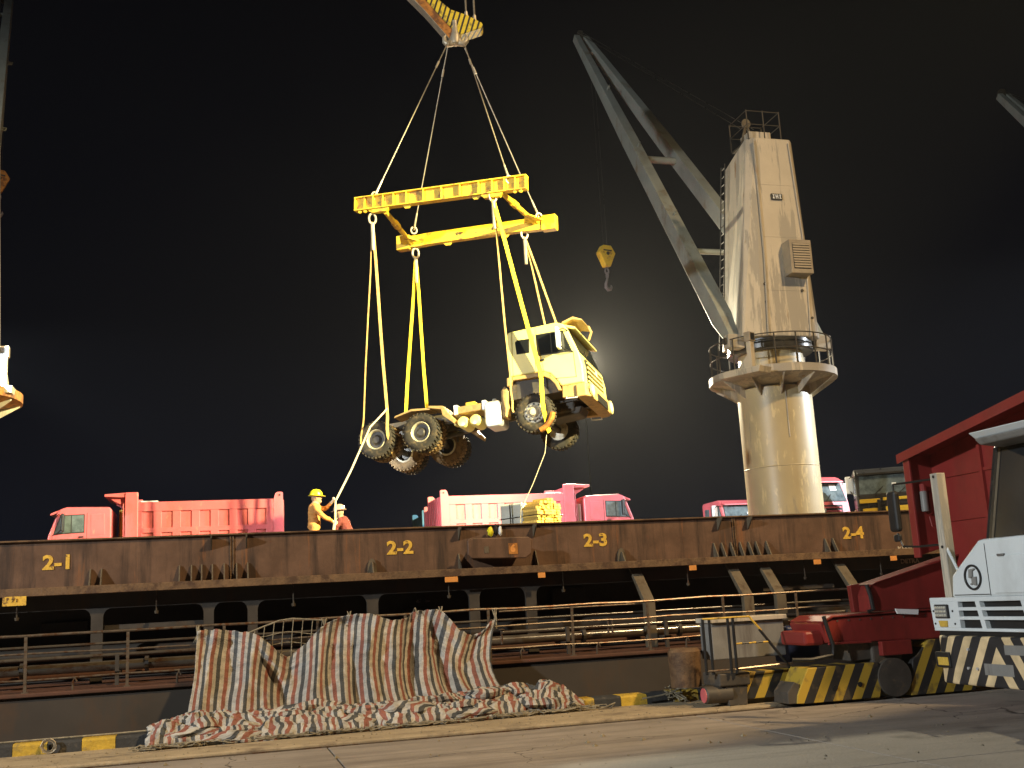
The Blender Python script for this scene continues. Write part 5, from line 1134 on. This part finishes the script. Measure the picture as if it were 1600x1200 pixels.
# corner post with mirror
ps = MB().box((.09, P(10.88, 0)[0], 1.41), (.21, P(11.0, 0)[0], 2.84)).build('mirror_post', 'strap_tan' if False else 'crane_cream', tt, bevel=.008)
MB().tube((.12, P(10.90, 0)[0], 1.98), (.10, P(10.66, 0)[0], 1.60), .018, n=8).build('post_brace', 'white_paint', ps)
for z in (1.99, 2.80): MB().tube((.085, P(10.93, 0)[0], z), (.08, P(10.93, 0)[0], z), .018, n=8).build('bolt', 'black', ps)
ma_ = MB().path([(.12, P(10.98, 0)[0], 2.78), (.10, P(11.4, 0)[0], 2.79), (.08, P(11.72, 0)[0], 2.80), (.08, P(11.74, 0)[0], 2.60)], .014, 6); ma_.path([(.12, P(10.98, 0)[0], 2.02), (.10, P(11.4, 0)[0], 2.02), (.08, P(11.66, 0)[0], 2.04), (.08, P(11.74, 0)[0], 2.2)], .014, 6)
ma_.build('mirror_bracket', 'black', ps)
MB().box((.03, P(11.66, 0)[0], 2.22), (.12, P(11.84, 0)[0], 2.72)).build('mirror', 'black', ps, bevel=.04, seg=3)
MB().box((.05, P(11.68, 0)[0], 2.10), (.10, P(11.80, 0)[0], 2.19)).build('mirror', 'black', ps, bevel=.02)
# running gear
MB().box((.4, -1.0, .55), (5.0, 1.0, .95)).build('frame', 'chassis', tt, bevel=.03)
for yy, sd in ((.22, 1), (-.95, -1)): wheel(tt, (1.0, yy, .5), sd, .5, .30)
for yy, sd in ((1.0, 1), (-1.0, -1)): wheel(tt, (3.9, yy, .5), sd, .5, .30)
MB().box((1.6, -1.0, .95), (3.0, 1.0, 1.5)).build('engine_cover', 'white_paint', tt, bevel=.05)

# ================================================================== RED QUAY CRANE UNDERCARRIAGE
qc = thing('quay_crane', 'red machine on striped rail bogies between the white tractor and the ship', 'crane', (9.3, 14.25, 0))
def W_(lo, hi, name, m, par=None, bevel=.012, M_=None):
    o3 = (9.3, 14.25, 0)
    return MB().box([a - b for a, b in zip(lo, o3)], [a - b for a, b in zip(hi, o3)], M_).build(name, m, par or qc, bevel=bevel)
def XZ(poly, y0, y1, name, m, par=None, bevel=.01): return MB().prism([(x - 9.3, z) for x, z in poly], y0 - 14.25, y1 - 14.25, 'y').build(name, m, par or qc, bevel=bevel)
bg1 = XZ([(7.86, .04), (9.02, .04), (9.10, .30), (9.06, .52), (7.94, .51), (7.90, .45), (7.74, .16), (7.72, .05)], 13.98, 14.48, 'bogie', 'stripe_bogie')
for x, z in ((8.33, .22), (8.72, .24)): MB().tube((x - 9.3, -.285, z), (x - 9.3, -.25, z), .035, n=12).build('lock_hole', 'black', bg1)
XZ([(7.74, .05), (7.80, .30), (7.72, .34), (7.60, .20), (7.60, .05)], 14.0, 14.4, 'rail_sweeper', 'chassis', bg1)
bg2 = XZ([(7.18, .10), (8.10, .10), (8.10, .47), (7.38, .47)], 14.60, 14.95, 'bogie', 'stripe_bogie')
bg3 = XZ([(9.52, .03), (10.6, .03), (10.6, .78), (9.95, .78), (9.62, .52)], 13.98, 14.48, 'bogie', 'stripe_bogie')
wh = MB().lathe([(.30, -.09), (.30, -.06), (.265, -.055), (.265, .06), (.08, .07)], 28, Matrix.Translation((9.28 - 9.3, -.24, .30)) @ Matrix.Rotation(R(90), 4, 'X')).build('rail_wheel', 'chassis', qc, smooth=True)
MB().box((9.02 - 9.3, -.20, .40), (9.50 - 9.3, .20, .82)).build('wheel_yoke', 'chassis', qc, bevel=.03)
W_((9.13, 13.96, .60), (9.62, 14.5, .80), 'motor_cover', 'red_dark')
XZ([(8.32, .82), (10.6, .77), (10.6, 1.18), (8.40, 1.16), (8.22, 1.10)], 14.02, 14.9, 'sill_beam', 'red_dark', None, .02)
XZ([(8.26, 1.10), (8.42, 1.17), (10.6, 1.19), (10.6, 1.215), (8.40, 1.20), (8.24, 1.13)], 13.985, 14.9, 'sill_edge', 'red_dark')
XZ([(8.30, .80), (9.0, .79), (9.0, .825), (8.32, .835)], 13.99, 14.02, 'sill_lip', 'red_dark')
W_((8.0, 14.1, .80), (8.32, 14.8, 1.0), 'gear_case', 'red_dark', None, .04)
for x in (8.72, 9.95): XZ([(x, .55), (x + .35, .56), (x + .28, .82), (x - .05, .82)], 14.1, 14.6, 'pedestal', 'chassis')
XZ([(8.95, 1.215), (9.17, 1.215), (9.19, 1.63), (8.93, 1.60)], 14.28, 14.38, 'end_plate', 'red_dark')
XZ([(9.02, 1.217), (10.6, 1.217), (10.6, 1.96), (10.22, 1.88), (9.10, 1.60), (9.02, 1.45)], 13.98, 14.27, 'sloping_girder', 'red_dark', None, .015)
XZ([(9.05, 1.60), (9.12, 1.63), (10.6, 1.985), (10.6, 1.955)], 13.90, 14.275, 'girder_flange', 'red_dark')
XZ([(10.16, 1.98), (10.75, 2.12), (10.75, 3.55), (10.16, 3.46)], 14.28, 14.36, 'end_wall', 'red_dark')
XZ([(10.12, 1.95), (10.16, 1.95), (10.16, 3.47), (10.12, 3.47)], 14.22, 14.37, 'corner_angle', 'red_dark')
# side wall that comes towards the quay, with sloping roof edge
MB().prism([(14.279, 1.22), (14.279, 3.50), (11.35, 3.95), (11.35, .9), (13.9, .9), (13.9, 1.22)], 10.55 - 9.3, 10.62 - 9.3, 'x', Matrix.Translation((0, -14.25, 0))).build('side_wall', 'red_dark', qc)
MB().prism([(14.42, 3.47), (14.42, 3.51), (11.30, 3.985), (11.30, 3.93)], 10.08 - 9.3, 12.6 - 9.3, 'x', Matrix.Translation((0, -14.25, 0))).build('roof', 'red_dark', qc)
MB().prism([(14.43, 3.38), (14.43, 3.515), (11.29, 3.99), (11.29, 3.85)], 10.06 - 9.3, 10.078 - 9.3, 'x', Matrix.Translation((0, -14.25, 0))).build('roof_fascia', 'red_dark', qc)
for y in (13.1, 12.2): MB().prism([(y, 1.22), (y + .06, 1.22), (y + .06, 3.6), (y, 3.6)], 10.50 - 9.3, 10.55 - 9.3, 'x', Matrix.Translation((0, -14.25, 0))).build('wall_stiffener', 'red_dark', qc)
W_((10.55, 11.3, .5), (12.6, 11.36, 3.9), 'front_wall', 'red_dark')
W_((12.55, 11.36, .5), (12.62, 14.36, 3.7), 'side_wall', 'red_dark'); W_((10.62, 14.30, .5), (12.55, 14.36, 3.5), 'rear_wall', 'red_dark')
for z_ in (1.6, 2.45, 3.1): MB().prism([(13.9 if z_ < 2 else 14.2, z_), (11.4, z_ + .0), (11.4, z_ + .05), (13.9 if z_ < 2 else 14.2, z_ + .05)], 10.525 - 9.3, 10.55 - 9.3, 'x', Matrix.Translation((0, -14.25, 0))).build('wall_stringer', 'red_dark', qc)
for k_ in range(9): MB().tube((8.5 - 9.3 + k_ * .18, -.238, 1.12), (8.5 - 9.3 + k_ * .18, -.22, 1.12), .014, n=6).build('bolt', 'chassis', qc)
MB().tube((10.48 - 9.3, -.15, 2.2), (10.48 - 9.3, -.15, 2.42), .012, n=6).build('handle', 'vent_steel', qc)
MB().lathe([(.20, -.05), (.24, -.02), (.24, .02), (.20, .05)], 20, Matrix.Translation((10.4 - 9.3, -2.6, 4.05)) @ Matrix.Rotation(R(90), 4, 'Y')).build('roof_eye', 'red_dark', qc, smooth=True)
fe = MB().lathe([(.02, 0), (.055, .01), (.055, .30), (.03, .34), (.015, .36)], 14, Matrix.Translation((10.30 - 9.3, -.045, 2.62))).build('fire_extinguisher', 'grey_paint', qc, smooth=True)
MB().lathe([(.05, .30), (.045, .42)], 10, Matrix.Translation((10.30 - 9.3, -.045, 2.62))).build('extinguisher_head', 'red_dark', fe)
W_((10.38, 14.20, 2.58), (10.56, 14.279, 2.92), 'hose_box', 'red_dark', None, .02)
MB().path([(10.36 - 9.3, -.04, 2.55), (10.38 - 9.3, -.05, 2.40), (10.46 - 9.3, -.05, 2.34), (10.54 - 9.3, -.05, 2.42), (10.54 - 9.3, -.04, 2.54)], .012, 6).build('hose', 'red_dark', qc)
MB().path([(9.0 - 9.3, -.28, 1.60), (9.03 - 9.3, -.30, 1.45), (9.06 - 9.3, -.29, 1.25), (8.98 - 9.3, -.27, 1.22)], .03, 8).build('cable', 'black', qc, smooth=True)
MB().path([(8.26 - 9.3, -.28, 1.20), (8.30 - 9.3, -.29, 1.0), (8.36 - 9.3, -.28, .8), (8.34 - 9.3, -.28, .66), (8.0 - 9.3, -.28, .62), (7.75 - 9.3, -.2, .63)], .03, 8).build('cable', 'black', qc, smooth=True)
MB().hull8([(9.45 - 9.3, -.26, 1.17), (9.78 - 9.3, -.26, 1.14), (9.80 - 9.3, -.26, 1.21), (9.42 - 9.3, -.26, 1.24)][::-1], [(9.45 - 9.3, -.29, 1.17), (9.78 - 9.3, -.29, 1.14), (9.80 - 9.3, -.29, 1.21), (9.42 - 9.3, -.29, 1.24)][::-1]).build('torn_label', 'paper', qc)
W_((8.39, 15.30, .50), (8.93, 15.75, 1.03), 'blue_tank', 'blue_tank', None, .03)
kk = W_((7.02, 15.02, .64), (8.20, 15.42, 1.16), 'switch_cabinet', 'grey_paint', None, .012); W_((6.98, 14.97, 1.165), (8.24, 15.46, 1.235), 'cabinet_roof', 'crane_cream', kk, .01)
for x in (6.70, 6.80, 7.04, 7.12):
    MB().tube((x - 9.3, .25 + (0 if x > 6.9 else .1), .47), (x - 9.3, .25 + (0 if x > 6.9 else .1), 1.24), .022, n=8).build('rail_post', 'black', qc)
MB().path([(6.70 - 9.3, .35, 1.24), (7.04 - 9.3, .25, 1.245), (7.38 - 9.3, .25, 1.245), (7.55 - 9.3, .25, 1.04)], .016, 6).build('hand_rail', 'mark_yellow', qc)
MB().path([(7.52 - 9.3, .25, 1.06), (7.95 - 9.3, .25, .50)], .020, 6).build('hand_rail', 'black', qc)
for i in range(5): MB().tube((7.12 - 9.3 + i * .11, .25, .875), (7.12 - 9.3 + (i + 1) * .11, .25, .88), .014, n=6).build('zebra_rail', 'mark_yellow' if i % 2 == 0 else 'black', qc)
MB().path([(6.70 - 9.3, .35, .52), (7.1 - 9.3, .25, .53), (8.0 - 9.3, .25, .56)], .016, 6).build('hand_rail', 'rail_steel', qc)
W_((6.86, 14.55, .30), (7.34, 15.1, .48), 'step_plate', 'chassis', None, .02); XZ([(7.0, .03), (7.28, .03), (7.30, .30), (6.96, .30)], 14.58, 14.95, 'buffer_stand', 'chassis')
bf = MB().lathe([(.12, -.2), (.12, .18), (.10, .2)], 20, Matrix.Translation((6.86 - 9.3, .42, .19)) @ Matrix.Rotation(R(-90), 4, 'Y')).build('buffer', 'chassis', qc, smooth=True)
MB().lathe([(.10, .19), (.10, .21), (.02, .215)], 18, Matrix.Translation((6.86 - 9.3, .42, .19)) @ Matrix.Rotation(R(-90), 4, 'Y')).build('buffer_face', 'red_paint', bf)
for x, h_ in ((7.62, .16), (7.70, .12)): MB().path([(x - 9.3, .2, .05), (x - 9.3 + .05, .18, .05 + h_), (x - 9.3 + .1, .2, .06)], .008, 5).build('loose_wire', 'black', qc)
MB().lathe([(.22, 0), (.24, .5), (.20, .55)], 18, Matrix.Translation((6.66 - 9.3, 1.0, .28))).build('mooring_drum', 'lip', qc, smooth=True)

# unseen upperworks added to the quay crane, placed to shade the ground and the tractor
UP_ = Matrix.Translation((12.3 - 9.3, -.6 - 14.25, 0)) @ rotz(R(23))
MB().box((-4.2, -4.0, 8.2), (5.0, 3.9, 12.0), UP_).build('added_shade_house', 'red_dark', qc)
MB().lathe([(1.6, 6.6), (1.6, 8.2)], 24, Matrix.Translation((14.4 - 9.3, -3.5 - 5, 0))).build('unseen_slewing_column', 'red_dark', qc)
for x_, y_ in ((13.6, 14.2), (20.2, 14.2), (13.6, 3.75), (20.2, 3.75)): W_((x_ - .4, y_ - .4, .9), (x_ + .4, y_ + .4, 6.0), 'unseen_portal_leg', 'red_dark', None, .03)
for x_ in (13.6, 20.2): W_((x_ - .45, 3.3, 5.9), (x_ + .45, 14.6, 6.8), 'unseen_portal_girder', 'red_dark', None, .03)

# ================================================================== LIGHT MAST ADDED BEHIND THE CAB FOR A HALO IN THE HAZE
lm = thing('added_halo_mast', 'slim dark mast added far behind the hanging truck cab to make a halo', 'light mast', (LMX, 47.0, 2.55))
MB().tube((0, 0, 0), (0, 0, LMZ - 2.55), .035, .03, 10).build('added_mast_pole', 'matt_black', lm, smooth=True)  # near-black and thin so the added mast hardly shows
MB().box((-.5, -.05, LMZ - 2.55), (.5, .05, LMZ - 2.47)).build('cross_arm', 'black', lm)
for x_ in (-.3, .3):
    fl = MB().hull8([(x_ - .16, -.10, LMZ - 2.72), (x_ + .16, -.10, LMZ - 2.72), (x_ + .10, .18, LMZ - 2.66), (x_ - .10, .18, LMZ - 2.66)], [(x_ - .16, -.04, LMZ - 2.44), (x_ + .16, -.04, LMZ - 2.44), (x_ + .10, .20, LMZ - 2.48), (x_ - .10, .20, LMZ - 2.48)]).build('floodlight', 'black', lm)
    MB().hull8([(x_ - .13, -.115, LMZ - 2.70), (x_ + .13, -.115, LMZ - 2.70), (x_ + .13, -.06, LMZ - 2.46), (x_ - .13, -.06, LMZ - 2.46)], [(x_ - .13, -.105, LMZ - 2.70), (x_ + .13, -.105, LMZ - 2.70), (x_ + .13, -.05, LMZ - 2.46), (x_ - .13, -.05, LMZ - 2.46)]).build('lens', 'added_lamp_lit', fl)
spot('added_halo_spot', (LMX, 46.7, LMZ - .05), (LMX - 3, 34, LMZ - 7), 34000, (1, .88, .60), 110, .6, .2)  # lamp added for the halo it makes round the cab

# ================================================================== HAZE ADDED SO THE LAMPS GLOW IN THE AIR
hm_ = bpy.data.materials.new('haze_air'); hm_.use_nodes = True; n = hm_.node_tree; n.nodes.clear()
ho = n.nodes.new('ShaderNodeOutputMaterial'); pv = n.nodes.new('ShaderNodeVolumePrincipled')
pv.inputs['Color'].default_value = (.92, .93, .95, 1); pv.inputs['Density'].default_value = HAZE; pv.inputs['Anisotropy'].default_value = .62
n.links.new(pv.outputs[0], ho.inputs['Volume'])
MT['haze'] = hm_
hz_ = MB().box((-100, -60, -3.6), (100, 120, 52)).build('haze', 'haze'); hz_['kind'] = 'stuff'; hz_['label'] = 'thin haze added to the air so the floodlights glow in it'
bpy.data.scenes.remove(BENCH)
